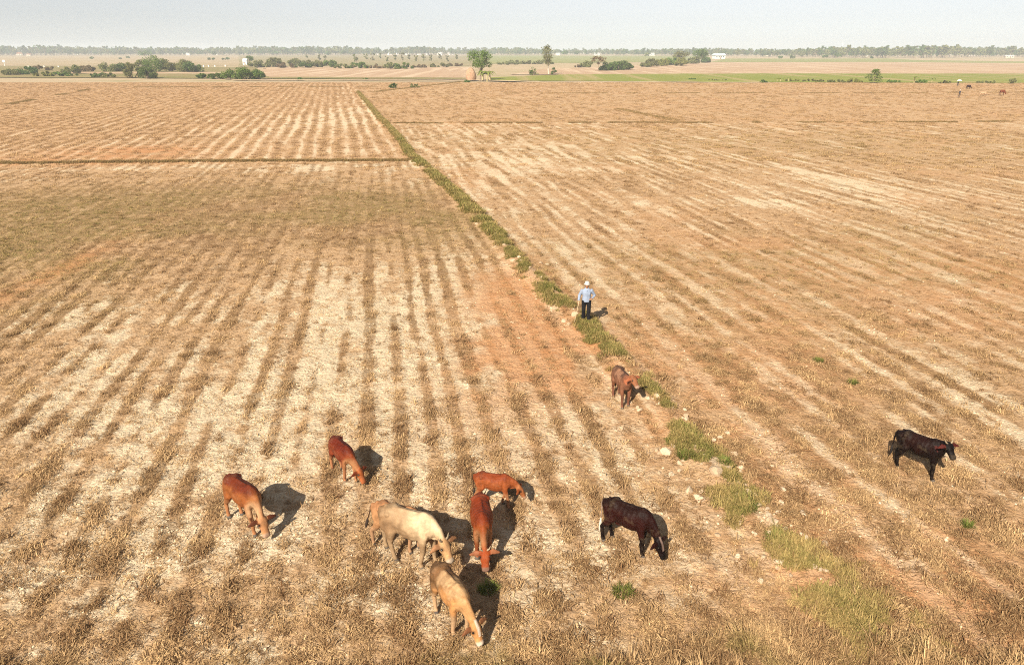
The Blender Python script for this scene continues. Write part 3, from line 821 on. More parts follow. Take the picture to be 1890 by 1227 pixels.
def shrub_row(rows_, what, where, group):
    rows_ = sorted(rows_)
    for i, (px, py, hpx, wpx, leaf) in enumerate(rows_):
        plant('shrub', '%s shrub, %s from the left %s' % (what[leaf] if isinstance(what, dict) else what, ordn(i), where), 'shrub', px, py, hpx * 1.12, wpx * 1.2, 'shrub', leaf, group, 1000 + int(px), parts=('stem', 'foliage'))
W = dict(green='fresh green', dark='dark green', olive='olive green', brown='dry brownish', yellow='yellow-green')
shrub_row([(22, 138, 14, 30, 'olive'), (48, 137, 17, 42, 'dark'), (88, 140, 9, 44, 'yellow'), (80, 130, 10, 36, 'brown'), (120, 140, 9, 40, 'green'), (138, 136, 15, 40, 'olive'), (160, 132, 15, 26, 'brown'),
           (180, 142, 9, 26, 'dark'), (203, 132, 18, 28, 'olive'), (226, 131.5, 16, 28, 'dark'), (246, 143, 27, 24, 'olive'), (270, 144, 20, 36, 'dark'), (286, 132, 32, 44, 'green'),
           (262, 132, 24, 24, 'olive'), (314, 132, 24, 30, 'olive'), (338, 132.5, 28, 34, 'olive'), (358, 133, 19, 30, 'dark'), (200, 142, 8, 22, 'olive')], W, 'along the weedy ditch on the left', 'shrubs along the weedy ditch')
shrub_row([(374, 144, 9, 20, 'green'), (398, 144.5, 11, 26, 'green'), (432, 146, 21, 36, 'green'), (455, 146.5, 22, 40, 'green'), (477, 146, 18, 24, 'dark'), (553, 147, 5, 9, 'dark'), (674, 147, 4, 10, 'dark')],
          W, 'of those lining the track edge left of centre', 'shrubs on the track edge')
shrub_row([(480, 124, 15, 36, 'olive'), (506, 123, 16, 34, 'olive'), (527, 125, 9, 34, 'brown'), (548, 121, 13, 28, 'olive'), (560, 125, 10, 30, 'dark'), (583, 124, 14, 34, 'olive'), (610, 124, 13, 36, 'green'),
           (640, 126, 10, 44, 'olive'), (664, 126, 11, 36, 'green'), (692, 126, 8, 34, 'brown'), (722, 127, 11, 34, 'olive'), (748, 127, 12, 38, 'green'), (776, 125, 7, 26, 'brown'), (812, 124, 8, 34, 'olive'), (838, 122, 6, 30, 'brown'),
           (935, 119, 8, 40, 'olive'), (968, 118, 8, 34, 'olive'), (1005, 118, 8, 40, 'olive')], W, 'in the scrub strip behind the middle dry field', 'shrubs in the scrub strip')
shrub_row([(1085, 124, 11, 26, 'olive'), (1120, 130, 17, 26, 'dark'), (1138, 129, 17, 26, 'dark'), (1156, 128.5, 17, 24, 'dark'), (1070, 124, 5, 20, 'brown')], W, 'in the dark hedge beside the flat-topped tree', 'shrubs of the dark hedge')
shrub_row([(1190, 124, 8, 24, 'olive'), (1203, 123, 14, 28, 'olive'), (1222, 121.5, 13, 24, 'yellow'), (1240, 120, 14, 26, 'green'), (1259, 121.5, 14, 26, 'yellow'), (1280, 117.5, 12, 28, 'olive'), (1302, 115.5, 12, 16, 'dark')],
          W, 'on the low rise below the domed trees', 'shrubs on the low rise')
shrub_row([(1460, 150, 5, 30, 'yellow'), (1500, 151, 6, 40, 'olive'), (1540, 152, 7, 40, 'olive'), (1578, 152.5, 7, 30, 'yellow'), (1648, 153, 5, 24, 'green'), (1700, 153.5, 6, 20, 'green'), (1742, 154, 5, 20, 'olive'),
           (1278, 147, 4, 14, 'dark'), (1409, 153, 6, 12, 'dark'), (1325, 149, 4, 40, 'olive'), (1820, 154, 5, 30, 'olive')], W, 'along the near edge of the green paddy', 'shrubs along the paddy edge')
# thin young trees beyond the scrub
rt = np.random.RandomState(77)
ytr = [(655, 112, 14), (676, 111, 13), (688, 113, 15), (702, 109, 11), (714, 115, 12), (730, 112, 14), (742, 113, 16), (755, 111, 12), (768, 116, 15), (782, 113, 12), (796, 114, 13), (812, 111, 12), (826, 114, 12), (843, 112, 11),
       (566, 109, 10), (590, 112, 11), (601, 112, 10), (658, 117, 20)]
for i, (px, py, hp) in enumerate(sorted(ytr)):
    plant('young_tree', 'thin grey-green young tree, %s from the left in the far scattered grove' % ordn(i), 'tree', px, py, hp, hp * .62, 'gappy', 'olive', 'young trees of the scattered grove', 2000 + px, 260, .08)
for i, (px, py, hp, wp) in enumerate([(170, 109, 5, 7), (222, 109, 3, 6), (236, 107.5, 5, 6), (386, 110.5, 5, 6), (394, 110.5, 5, 5), (412, 110.5, 4, 6), (420, 110, 5, 7)]):
    plant('shrub', 'tiny dark bush, %s from the left in the distant pale field' % ordn(i), 'shrub', px, py, hp, wp, 'shrub', 'dark', 'tiny bushes in the distant pale field', None, 160, parts=('stem', 'foliage'))

# banana plants
M_ban = leaf_mat('banana_leaf', (.13, .19, .03), (.28, .31, .07), .35)
M_banstem = simple('banana_stem', (.38, .33, .16), (.48, .40, .24), 3)
def banana(px, py, hpx, label, n=9, stems=1, seed=1, spread=.3):
    c = P(px, py); h = hpx * mpp(c.y); r = np.random.RandomState(seed)
    o = empty('banana_plant', (c.x, c.y, -.3 if c.y > Y_FAR else gz(c.x, c.y)))
    for s_ in range(stems):
        bx, by = r.uniform(-spread, spread) * h, r.uniform(-.2, .2) * h; hs_ = h * r.uniform(.42, .6)
        mb = MB().loft([(bx, by, -.1), (bx, by, hs_ * .6), (bx, by, hs_)], [h * .05, h * .04, h * .025], 8); mb.build('stem', M_banstem, o, True)
        for i in range(n):
            a = 6.28 * i / n + r.uniform(-.3, .3); L = h * r.uniform(.4, .62); w = L * .14; up = r.uniform(.5, 1.1)
            dx = np.array([math.cos(a), math.sin(a), 0]); sd = np.array([-dx[1], dx[0], 0]); V = []; t = []
            pts = []
            for q in np.linspace(0, 1, 5):
                pts.append(np.array([bx, by, hs_ * .92]) + dx * L * q * .8 + np.array([0, 0, L * (up * q - 1.25 * up * q * q * .9)]))
            wd = [.2, .9, 1, .7, .1]
            for j in range(4):
                for sg in (-1, 1):
                    V += [pts[j], pts[j + 1], pts[j + 1] + sd * sg * w * wd[j + 1] - np.array([0, 0, w * .3]), pts[j] + sd * sg * w * wd[j] - np.array([0, 0, w * .3])]; t.append(r.rand())
            link_data('leaf', quads_mesh('leaf', np.array(V), len(t), M_ban, {'tint': t}), o)
    return tag(o, label, 'banana plant', 'banana plants')
banana(893, 149, 30, 'clump of banana plants at the foot of the tall haystack tree', 8, 4, 1, .42)
banana(1685, 153.5, 19, 'banana plant with pale bare stem, right of the tiered tree', 6, 1, 2, .1)
banana(1720, 153, 15, 'thin light banana plant, right of the one with the pale stem', 7, 1, 3, .1)
banana(1444, 151, 13, 'wide yellowish banana clump at the middle of the paddy edge', 7, 3, 4, .9)

# far-off wood on the horizon: one mass
def build_wood():
    rr = np.random.RandomState(91); protos = []
    for i, (kd, lf, n) in enumerate((('round', 'dark', 260), ('tall', 'olive', 230), ('round', 'olive', 240), ('gappy', 'olive', 170), ('tall', 'dark', 240))):
        tm, cm = tree_meshes(700 + i, 1.0, (.85, .5, 1.0, .5, .6)[i], kd, lf, n, .15, (.18, .25, .15, .4, .2)[i])
        a = bpy.data.objects.new('a', cm); b_ = bpy.data.objects.new('b', tm)
        bm_v = [v.co[:] for v in cm.vertices] ; nv = len(bm_v)
        me = bpy.data.meshes.new('far_tree'); me.from_pydata(bm_v + [v.co[:] for v in tm.vertices], [], [tuple(p.vertices) for p in cm.polygons] + [tuple(j + nv for j in p.vertices) for p in tm.polygons])
        me.attributes.new('tint', 'FLOAT', 'POINT').data.foreach_set('value', np.concatenate([np.array([d.value for d in cm.attributes['tint'].data]), np.zeros(len(tm.vertices))]).astype(np.float32))
        me.materials.append(LEAF[lf]); me.materials.append(M_bark)
        me.polygons.foreach_set('material_index', np.array([0] * len(cm.polygons) + [1] * len(tm.polygons), np.int32))
        me.update(); protos.append(me); bpy.data.objects.remove(a); bpy.data.objects.remove(b_)
    n = 4600
    y = rr.uniform(1500, 2500, n); x = rr.uniform(-1, 1, n) * y * 1.0
    # the wood's near edge lies farther off in the middle than at either side
    px = 945 + x / y * FPX * .933 * 1.07
    edge = np.interp(px, [-400, 0, 300, 600, 900, 1200, 1350, 1450, 1650, 1890, 2300], [1650, 1750, 1800, 1850, 1900, 1750, 1500, 1300, 1250, 1400, 1400])
    y2 = edge + (y - 1500) * .55; x2 = x / y * y2
    gap = fbm(x2, y2 * .3, 120, 3, 60)
    hgt = np.interp(px, [-400, 0, 200, 600, 900, 1100, 1400, 1500, 1700, 1890, 2300], [17, 19, 16, 17, 15, 14, 12, 15, 16, 13, 13])
    s = hgt * 1.02 * rr.uniform(.6, 1.25, n) * (.65 + .7 * gap)
    k = gap > .2
    x2, y2, s = x2[k], y2[k], s[k]; n = len(x2)
    scatter('distant_wood', np.stack([x2, y2, 0 * x2 - .3], 1), np.stack([0 * x2, 0 * x2, rr.uniform(0, 6.28, n)], 1), np.stack([s * rr.uniform(.8, 1.3, n), s, s], 1), protos, rr.randint(0, 5, n))['label'] = 'hazy grey-green line of woodland along the whole horizon'
build_wood()
# hedge trees standing in front of the wood, one by one
for i, (px, py, hp, wp, kd, lf) in enumerate([(510, 103.5, 9, 11, 'round', 'dark'), (607, 104, 9, 13, 'round', 'dark'), (635, 103.5, 11, 12, 'round', 'dark'), (395, 104.5, 11, 12, 'round', 'dark'), (1192, 106.5, 9, 14, 'round', 'olive'),
                                              (1042, 104.5, 12, 14, 'round', 'dark'), (1065, 103.5, 9, 10, 'round', 'dark'), (1340, 105, 13, 22, 'round', 'dark'), (1360, 106, 14, 20, 'round', 'olive'), (1545, 108.5, 10, 16, 'round', 'dark'),
                                              (1522, 108.5, 8, 14, 'round', 'dark'), (1440, 109, 6, 10, 'round', 'dark'), (1462, 109, 6, 12, 'round', 'dark'), (1608, 108.5, 4, 7, 'round', 'dark')]):
    plant('field_tree', 'dark tree before the hazy wood, number %d of the row from the left' % 0 if False else 'dark round tree just before the hazy wood, %s of that row from the left' % ordn(sorted([510, 607, 635, 395, 1192, 1042, 1065, 1340, 1360, 1545, 1522, 1440, 1462, 1608]).index(px)),
          'tree', px, py, hp, wp, kd, lf, 'single trees before the hazy wood', 3000 + px, 260, .2)

# ------------------------------------------------------------------ haystack
def haystack():
    c = P(869, 148); k = mpp(c.y); h, w = 23 * k, 17 * k
    r = np.random.RandomState(5)
    o = empty('haystack', (c.x, c.y, -.3))
    m_ = simple('packed_straw', (.36, .22, .135), (.44, .29, .19), 2.5, .95, .9, 9)
    prof = [(.46, 0), (.53, .12), (.56, .30), (.54, .5), (.47, .70), (.33, .87), (.14, .97)]
    n = 28; V = []; F = []
    for j, (rr_, z) in enumerate(prof):
        for i in range(n):
            a = 6.28318 * i / n; q = w * rr_ * (1 + .08 * math.sin(3 * a + j) + r.uniform(-.04, .04)); V.append((q * math.cos(a), q * math.sin(a), h * z))
    V.append((0, 0, h)); t = len(V) - 1
    for j in range(len(prof) - 1):
        for i in range(n): F.append((j * n + i, j * n + (i + 1) % n, (j + 1) * n + (i + 1) % n, (j + 1) * n + i))
    for i in range(n): F.append(((len(prof) - 1) * n + i, (len(prof) - 1) * n + (i + 1) % n, t))
    link_mesh('stack', V, F, m_, o, True)
    q = []; tt = []
    for i in range(900):
        a = r.uniform(0, 6.28); z = r.rand(); rr_ = np.interp(z, [p[1] for p in prof], [p[0] for p in prof]) * w
        b = np.array([rr_ * math.cos(a), rr_ * math.sin(a), h * z]); d = np.array([math.cos(a) * .5 + r.normal(0, .5), math.sin(a) * .5 + r.normal(0, .5), -r.rand()]); d /= np.linalg.norm(d)
        sd = np.cross(d, [0, 0, 1.]); sd /= np.linalg.norm(sd) + 1e-6; L = r.uniform(.2, .5)
        q += [b - sd * .02, b + sd * .02, b + d * L + sd * .01, b + d * L - sd * .01]; tt.append(r.rand())
    link_data('loose_straw', quads_mesh('loose_straw', np.array(q), len(tt), leaf_mat('loose_straw', (.34, .21, .11), (.52, .36, .22), .1), {'tint': tt}), o)
    mb = MB().loft([(0, 0, h * .9), (0.02, 0, h * 1.12)], [.05, .04], 6); mb.build('centre_pole', M_bark, o)
    tag(o, 'pale conical haystack with centre pole, left of the tall green tree', 'haystack')
haystack()

# ------------------------------------------------------------------ far buildings
M_wall_w = simple('white_wall', (.78, .77, .74), (.70, .69, .66), 1.0, .8)
M_wall_c = simple('cream_wall', (.68, .58, .46), (.60, .50, .40), 1.0, .8)
M_roof_g = simple('grey_metal_roof', (.55, .56, .56), (.45, .46, .47), 1.0, .5)
M_roof_r = simple('red_tile_roof', (.36, .17, .10), (.44, .24, .15), 1.0, .8)
M_roof_b = simple('pale_blue_roof', (.52, .68, .72), (.60, .74, .78), 1.0, .5)
M_glass = simple('window_glass', (.05, .06, .07), (.08, .09, .10), 1.0, .2, spec=.5)
M_doorw = simple('door_wood', (.16, .10, .06), (.22, .14, .09), 2.0)
def house(px, py, wpx, hpx, label, wall=None, roof=None, nwin=2, z0=-.3, cat='house', group='far white houses'):
    c = P(px, py); k = mpp(c.y); w, h = wpx * k, hpx * k; d = w * .7; wh = h * .66
    o = empty('house', (c.x, c.y + d / 2, z0), random.uniform(-.25, .25))
    MB().box((0, 0, wh / 2), (w, d, wh)).build('wall', wall or M_wall_w, o)
    e = .06 * w
    V = [(-w / 2 - e, -d / 2 - e, wh), (w / 2 + e, -d / 2 - e, wh), (w / 2 + e, d / 2 + e, wh), (-w / 2 - e, d / 2 + e, wh), (-w / 2 - e, 0, h), (w / 2 + e, 0, h)]
    V2 = [(a, b_, z - .12) for a, b_, z in V[:4]]
    rf = link_mesh('roof', V + V2, [(0, 1, 5, 4), (2, 3, 4, 5), (0, 4, 3), (1, 2, 5), (6, 9, 8, 7), (0, 6, 7, 1), (1, 7, 8, 2), (2, 8, 9, 3), (3, 9, 6, 0)], roof or M_roof_g, o)
    MB().box((w * .05, -d / 2 - .04, wh * .36), (max(.9, w * .09), .12, wh * .72)).build('door', M_doorw, o)
    for i in range(nwin):
        x = -w * .33 + i * w * .66 / max(1, nwin - 1)
        wi = MB().box((x, -d / 2 - .03, wh * .55), (w * .13, .10, wh * .36)).build('window', M_glass, o)
        MB().box((x, -d / 2 - .09, wh * .35), (w * .16, .16, wh * .05)).build('sill', M_wall_w, wi)
    return tag(o, label, cat, group)
hs_ = [(35, 102.5, 11, 5, M_wall_c, M_roof_r), (53, 103, 8, 3.5, M_wall_c, M_roof_r), (141, 101.5, 5, 4, None, None), (347, 102.5, 7, 4.5, None, None), (403, 101, 12, 5, None, None),
       (693, 101, 10, 5.5, None, None), (718, 101.5, 8, 5.5, None, None), (733, 101, 9, 6, None, None), (752, 101.5, 7, 5, None, None), (774, 101.5, 8, 6, None, None), (790, 101.5, 7, 6, None, M_roof_r), (812, 102, 9, 6, None, None), (833, 101.5, 9, 6.5, None, None),
       (1030, 102.5, 8, 4.5, None, None), (1102, 102.5, 9, 4.5, None, None), (1204, 103, 8, 5, None, None), (1420, 104, 10, 5, M_wall_c, M_roof_g), (1792, 103, 7, 4.5, None, None), (1806, 103, 9, 5, None, None), (1865, 106.5, 14, 4.5, M_wall_c, M_roof_g)]
for i, (px, py, w, h, wa, ro) in enumerate(hs_):
    desc = ('cream' if wa is M_wall_c else 'white') + ' house with ' + ('red' if ro is M_roof_r else 'grey') + ' roof'
    house(px, py, w, h, 'small %s on the horizon, %s house counted from the left' % (desc, ordn(i)), wa, ro)
house(1328, 108.5, 20, 9, 'long shed with pale blue roof right of the broad domed tree', M_wall_w, M_roof_b, 4, cat='shed', group=None)
house(452.5, 119.5, 8, 11, 'small white hut behind dark bushes at left of centre', M_wall_w, M_roof_g, 1, cat='hut', group=None)
# masts on the horizon
def mast(px, py, hpx, wpx, label, arms):
    c = P(px, py); k = mpp(c.y); h = hpx * k; w = wpx * k
    o = empty('mast', (c.x, c.y, -.3))
    MB().loft([(0, 0, 0), (0, 0, h * .6), (0, 0, h)], [w, w * .75, w * .5], 8).build('pole', M_wall_w, o)
    for j in range(arms): MB().box((0, 0, h * (.97 - .1 * j)), (w * 3.2, w * 1.2, w * 1.2)).build('antenna', M_wall_w, o)
    tag(o, label, 'mast', 'masts on the horizon')
mast(1552, 103, 24, .55, 'tallest thin white mast rising over the wood on the right', 2)
mast(1586, 105, 14, .7, 'white mast before the wood, left of a pair right of centre', 1)
mast(1600, 105, 13, .7, 'white mast before the wood, right of a pair right of centre', 1)
# sign and marker posts by the ditch
def marker(px, py, hpx, wpx, label, sign=False):
    c = P(px, py); k = mpp(c.y); h = hpx * k; w = wpx * k
    o = empty('sign_post' if sign else 'marker_post', (c.x, c.y, -.25))
    if sign:
        MB().loft([(0, 0, 0), (0, 0, h)], [w * .12, w * .12], 8).build('pole', M_wall_w, o)
        MB().box((0, -w * .18, h * .9), (w, .06, w * .8)).build('board', M_wall_w, o)
    else:
        MB().box((0, 0, h * .45), (w * .8, w * .8, h * .9)).build('shaft', M_wall_w, o)
        MB().box((0, 0, h * .95), (w, w, h * .1)).build('cap', M_wall_w, o)
    tag(o, label, 'sign' if sign else 'post', None if sign else 'white posts along the ditch')
marker(9, 122, 10, 4.5, 'small white sign on a post at the far left edge', True)
for i, (px, py) in enumerate([(53, 124), (82, 124), (108, 124), (364, 123.5), (376, 123), (385, 123), (397, 123), (416, 122.5)]):
    marker(px, py, 2.8, 2.2, 'tiny white post beyond the weedy ditch, %s from the left' % ordn(i))

# ------------------------------------------------------------------ cattle
m, nt, b = mat_new('cattle_coat')
_at = nd(nt, 'ShaderNodeAttribute', attribute_name='coat'); _tc = nd(nt, 'ShaderNodeTexCoord')
_n1 = noise(nt, 5, _tc.outputs['Object'], 4, .6); _n2 = noise(nt, 60, _tc.outputs['Object'], 2)
_hv = nd(nt, 'ShaderNodeHueSaturation'); nt.links.new(_at.outputs['Color'], _hv.inputs['Color'])
nt.links.new(mth(nt, 'MULTIPLY', mrange(nt, _n1, .3, .7, .60, 1.05), mrange(nt, _n2, .3, .7, .85, 1.1)), _hv.inputs['Value'])
_du = mix(nt, mrange(nt, noise(nt, 3.5, _tc.outputs['Object'], 5, .65), .55, .8, 0, .16), _hv.outputs[0], (.42, .31, .19))
nt.links.new(_du, b.inputs['Base Color']); b.inputs['Roughness'].default_value = .55; b.inputs['Specular IOR Level'].default_value = .09
_bp = nd(nt, 'ShaderNodeBump'); _bp.inputs['Strength'].default_value = .5; _bp.inputs['Distance'].default_value = .03
_wv = nd(nt, 'ShaderNodeTexWave', wave_type='BANDS', bands_direction='X'); _wv.inputs['Scale'].default_value = 2.6; _wv.inputs['Distortion'].default_value = 2.5
nt.links.new(_tc.outputs['Object'], _wv.inputs['Vector'])
nt.links.new(mth(nt, 'ADD', noise(nt, 9, _tc.outputs['Object'], 4), mth(nt, 'MULTIPLY', _wv.outputs['Fac'], .35)), _bp.inputs['Height']); nt.links.new(_bp.outputs[0], b.inputs['Normal'])
M_coat = m
M_hoof = simple('hoof_horn', (.07, .055, .045), (.12, .10, .08), 8, .6)
M_horn = simple('pale_horn', (.34, .27, .18), (.22, .17, .11), 8, .5)
M_eye = simple('dark_eye', (.01, .008, .006), (.02, .015, .01), 8, .15, spec=.6)
def hair_mat(name, c): return simple(name, c, tuple(v * .6 for v in c), 30, .7)
M_tailblack = hair_mat('black_tail_hair', (.025, .02, .018)); M_tailwhite = hair_mat('pale_tail_hair', (.62, .55, .45))

def seg_d(V, a, b_):
    a, b_ = np.array(a), np.array(b_); ab = b_ - a; t = np.clip(((V - a) @ ab) / (ab @ ab), 0, 1)
    return np.linalg.norm(V - (a + t[:, None] * ab), axis=1), t

def cattle(name, label, rump, heading, s, coat, pose='graze', yaw=0.0, steps=(0, 0, 0, 0), tail=(-.04, .0), switch=None, horns=False, udder=False, group='grazing cattle', slim=1.0, voxel=.02, drop=0.0, at=None, group_on=True):
    """heading in degrees anticlockwise from +x; steps: forward swing of the fore left/right and hind left/right feet"""
    hd = R(heading); fw = Vector((math.cos(hd), math.sin(hd), 0))
    if at is None:
        p = P(rump[0], rump[1], 1.22 * s) + fw * (.46 * s)
    else: p = P(*at)
    z0 = gz(p.x, p.y) if p.y < Y_FAR else -.2
    o = empty(name, (p.x, p.y, z0), hd, s)
    mb = MB()
    k = slim
    tors = [(-.65, 1.04, .13 * k, .11, .16), (-.60, 1.03, .175 * k, .155, .22), (-.50, 1.00, .20 * k, .22, .27), (-.38, .97, .225 * k, .27, .28), (-.22, .95, .225 * k, .26, .30), (-.04, .94, .265 * k, .255, .36),
            (.13, .94, .268 * k, .26, .37), (.28, .95, .235 * k, .28, .35), (.39, .97, .195 * k, .295, .32), (.49, .97, .175 * k, .25, .29), (.58, .96, .13 * k, .17, .21)]
    mb.loft([(x, 0, z) for x, z, w, u, d in tors], [(w, u, d) for x, z, w, u, d in tors], 18)
    mb.ball((-.42, 0, 1.19), (.10, .17 * k, .04))                                # hook bones
    mb.ball((.36, 0, 1.20), (.13, .06, .07))                                  # withers
    for sg in (-1, 1):
        mb.ball((-.40, .185 * k * sg, 1.13), (.07, .05, .05)); mb.ball((-.59, .10 * sg, 1.05), (.06, .045, .05))   # hook and pin bones
        mb.loft([(.33, .15 * k * sg, 1.13), (.40, .175 * k * sg, .93), (.42, .16 * k * sg, .76)], [(.03, .06), (.045, .11), (.05, .085)], 8, up=(1, 0, 0))   # shoulder blade
        mb.ball((-.47, .15 * k * sg, .86), (.15, .08, .20))
    mb.loft([(-.55, 0, 1.205), (-.2, 0, 1.20), (.2, 0, 1.205)], [.03, .03, .03], 8)                                     # spine
    def turn(q, f=1.0):
        a = yaw * f; x, y, z = q[0] - .45, q[1], q[2]
        return (x * math.cos(a) - y * math.sin(a) + .45, x * math.sin(a) + y * math.cos(a), z)
    if pose == 'graze':
        nk = [(.36, 0, 1.02), turn((.56, 0, .92), .3), turn((.71, 0, .75), .7), turn((.82, 0, .59 - drop))]; muz = turn((1.0, 0, .18 - drop * .6))
    elif pose == 'low':
        nk = [(.36, 0, 1.02), turn((.55, 0, .99), .3), turn((.72, 0, .93), .7), turn((.85, 0, .83))]; muz = turn((1.08, 0, .46))
    else:
        nk = [(.36, 0, 1.02), turn((.54, 0, 1.10), .3), turn((.66, 0, 1.19), .7), turn((.73, 0, 1.29))]; muz = turn((1.03, 0, .99))
    mb.loft(nk, [(.15, .24), (.112, .19), (.080, .145), (.064, .10)], 14)
    # dewlap and brisket
    dz = -.20 if pose != 'up' else -.22
    mb.loft([(.54, 0, .76), (nk[1][0], nk[1][1], nk[1][2] + dz), (nk[2][0], nk[2][1], nk[2][2] - .13)], [(.05, .10), (.03, .09), (.03, .05)], 8)
    poll, mz = Vector(nk[3]), Vector(muz); hx = (mz - poll).normalized(); hl = (mz - poll).length
    side = hx.cross(Vector((0, 0, 1))).normalized(); hu = side.cross(hx).normalized()
    hp = [poll - hx * .03, poll + hx * hl * .18, poll + hx * hl * .38, poll + hx * hl * .62, poll + hx * hl * .85, mz]
    mb.loft(hp, [(.09, .09, .085), (.130, .10, .125), (.122, .095, .14), (.088, .075, .098), (.094, .068, .078), (.088, .06, .066)], 14)
    for sg in (-1, 1):
        e0 = poll + hx * .05 + side * sg * .07 + hu * .03
        e1 = e0 + side * sg * .12 - hx * .01 - hu * .015; e2 = e0 + side * sg * .27 + hx * .03 - hu * .05
        mb.loft([e0, e1, e2], [(.04, .024), (.075, .022), (.026, .018)], 10, up=hu)
    hoof_pts = []; legs = []
    for i, sg in ((0, 1), (1, -1)):
        st = steps[i]; y = .135 * k * sg
        pts = [(.40, y * .9, .94), (.39 + st * .15, y * 1.1, .70), (.43 + st * .55, y, .40), (.41 + st * .95, y, .13), (.44 + st, y, .045)]
        mb.loft(pts, [(.09, .14), (.078, .10), .056, .042, .05], 10, up=(1, 0, 0)); legs.append(pts); hoof_pts.append(pts[-1])
    for i, sg in ((2, 1), (3, -1)):
        st = steps[i]; y = .15 * k * sg
        pts = [(-.45, y * .8, 1.0), (-.39 + st * .2, y * 1.12, .74), (-.50 + st * .5, y * .95, .53), (-.58 + st * .8, y * .9, .42), (-.54 + st * .95, y * .9, .14), (-.51 + st, y * .9, .045)]
        mb.loft(pts, [(.10, .18), (.095, .14), (.066, .085), (.048, .062), .043, .05], 10, up=(1, 0, 0)); legs.append(pts); hoof_pts.append(pts[-1])
    tl = [(-.67, 0, 1.12), (-.73, tail[1] * .2, 1.03), (-.73 + tail[0] * .4, tail[1] * .5, .80), (-.72 + tail[0], tail[1], .58)]
    mb.loft(tl, [.035, .028, .022, .018], 8, up=(1, 0, 0))
    if udder: mb.ball((-.25, 0, .63), (.12, .10, .10))
    body = remesh(mb, voxel, 2, .5); body.name = 'body'
    n = len(body.vertices); V = np.zeros(n * 3, np.float32); body.vertices.foreach_get('co', V); V = V.reshape(-1, 3).astype(float)
    C = np.tile(np.array(coat['base'], float), (n, 1))
    def blend(f, c):
        nonlocal C
        f = np.clip(f, 0, 1)[:, None]; C = C * (1 - f) + np.array(c, float) * f
    nz = fbm(V[:, 0] * 3 + 9, V[:, 2] * 3 + V[:, 1] * 2, .5, 3, 70) - .5
    tors_m = (V[:, 0] < .7)
    if 'back' in coat: blend(sstep(.98, 1.16, V[:, 2] + .15 * nz) * sstep(.85, .35, V[:, 0]), coat['back'])
    if 'rump' in coat: blend(sstep(-.18, -.55, V[:, 0] + .35 * nz) * sstep(.45, .7, V[:, 2]), coat['rump'])
    if 'belly' in coat: blend(sstep(.70, .55, V[:, 2] + .1 * nz) * tors_m, coat['belly'])
    ld = np.min([np.min([seg_d(V, q[j], q[j + 1])[0] for j in range(1, len(q) - 1)], axis=0) for q in legs], axis=0)
    if 'leg' in coat: blend(sstep(.11, .07, ld) * sstep(.66, .48, V[:, 2]), coat['leg'])
    nd_, _t = seg_d(V, nk[1], nk[3])
    if 'neck' in coat: blend(sstep(.24, .14, nd_), coat['neck'])
    hd_, ht = seg_d(V, poll, mz)
    if 'head' in coat: blend(sstep(.17, .10, hd_), coat['head'])
    if 'throat' in coat: blend(sstep(.35, .2, np.linalg.norm(V - (np.array(nk[1]) + np.array([0.02, 0, -.22])), axis=1)), coat['throat'])
    if 'muzzle' in coat: blend(sstep(.75, .88, ht) * (hd_ < .14), coat['muzzle'])
    if 'blaze' in coat: blend(sstep(.045, .02, np.abs((V - np.array(poll)) @ np.array(side))) * (hd_ < .14) * (((V - np.array(poll)) @ np.array(hu)) > .03) * (ht < .6), coat['blaze'])
    for sg in (-1, 1): blend(sstep(.075, .03, np.linalg.norm(V - np.array(poll + hx * hl * .30 + side * sg * .11 + hu * .035), axis=1)) * .8, coat.get('eyes', tuple(v * .3 for v in coat.get('head', coat['base']))))
    for sg in (-1, 1): blend(sstep(.035, .012, np.linalg.norm(V - np.array(mz + side * sg * .04 + hu * .035 + hx * .03), axis=1)) * .9, (.03, .02, .018))
    ears = np.abs((V - np.array(poll)) @ np.array(side)) > .125
    if 'ear' in coat: blend((ears & (hd_ < .36) & (ht < .30) & (np.abs((V - np.array(poll)) @ np.array(hx) - .06) < .11)) * 1.0, coat['ear'])
    for (c, r_, col) in coat.get('patch', []): blend(sstep(r_ * 1.4, r_ * .3, np.linalg.norm((V - np.array(c)) * np.array([.7, 1, 1]), axis=1) + .45 * nz) * .85, col)
    td, _t = seg_d(V, tl[1], tl[3])
    if 'tail' in coat: blend((td < .05) * 1.0, coat['tail'])
    a = body.attributes.new('coat', 'FLOAT_COLOR', 'POINT'); a.data.foreach_set('color', np.concatenate([np.clip(C * (np.array([.82, .77, .73]) if coat['base'][1] > .2 else np.array([.74, .62, .58])), 0, 1), np.ones((n, 1))], 1).astype(np.float32).ravel())
    body.materials.clear(); body.materials.append(M_coat)
    link_data('body', body, o)
    for h in hoof_pts:
        MB().loft([(h[0] - .005, h[1], .055), (h[0] + .02, h[1], .0)], [.045, .056], 10, up=(1, 0, 0), cap=.15).build('hoof', M_hoof, o)
    e = Vector(tl[-1]); sw = MB().loft([e + Vector((0, 0, .03)), e + Vector((tail[0] * .2, tail[1] * .2, -.10)), e + Vector((tail[0] * .45, tail[1] * .45, -.22)), e + Vector((tail[0] * .6, tail[1] * .6, -.32))], [.02, .04, .034, .008], 8, up=(1, 0, 0))
    sw.build('tail_switch', switch or M_tailblack, o, True)
    for sg in (-1, 1):
        MB().ball(tuple(poll + hx * hl * .30 + side * sg * .112 + hu * .04), .024).build('eye', M_eye, o, True)
        if horns:
            q = poll + side * sg * .05 + hu * .06 - hx * .01
            MB().loft([q, q + side * sg * .05 + hu * .02 - hx * .03, q + side * sg * .08 + hu * .05 - hx * .10], [.024, .019, .006], 8).build('horn', M_horn, o, True)
    return tag(o, label, 'cow' if name == 'cow' else 'calf', group)

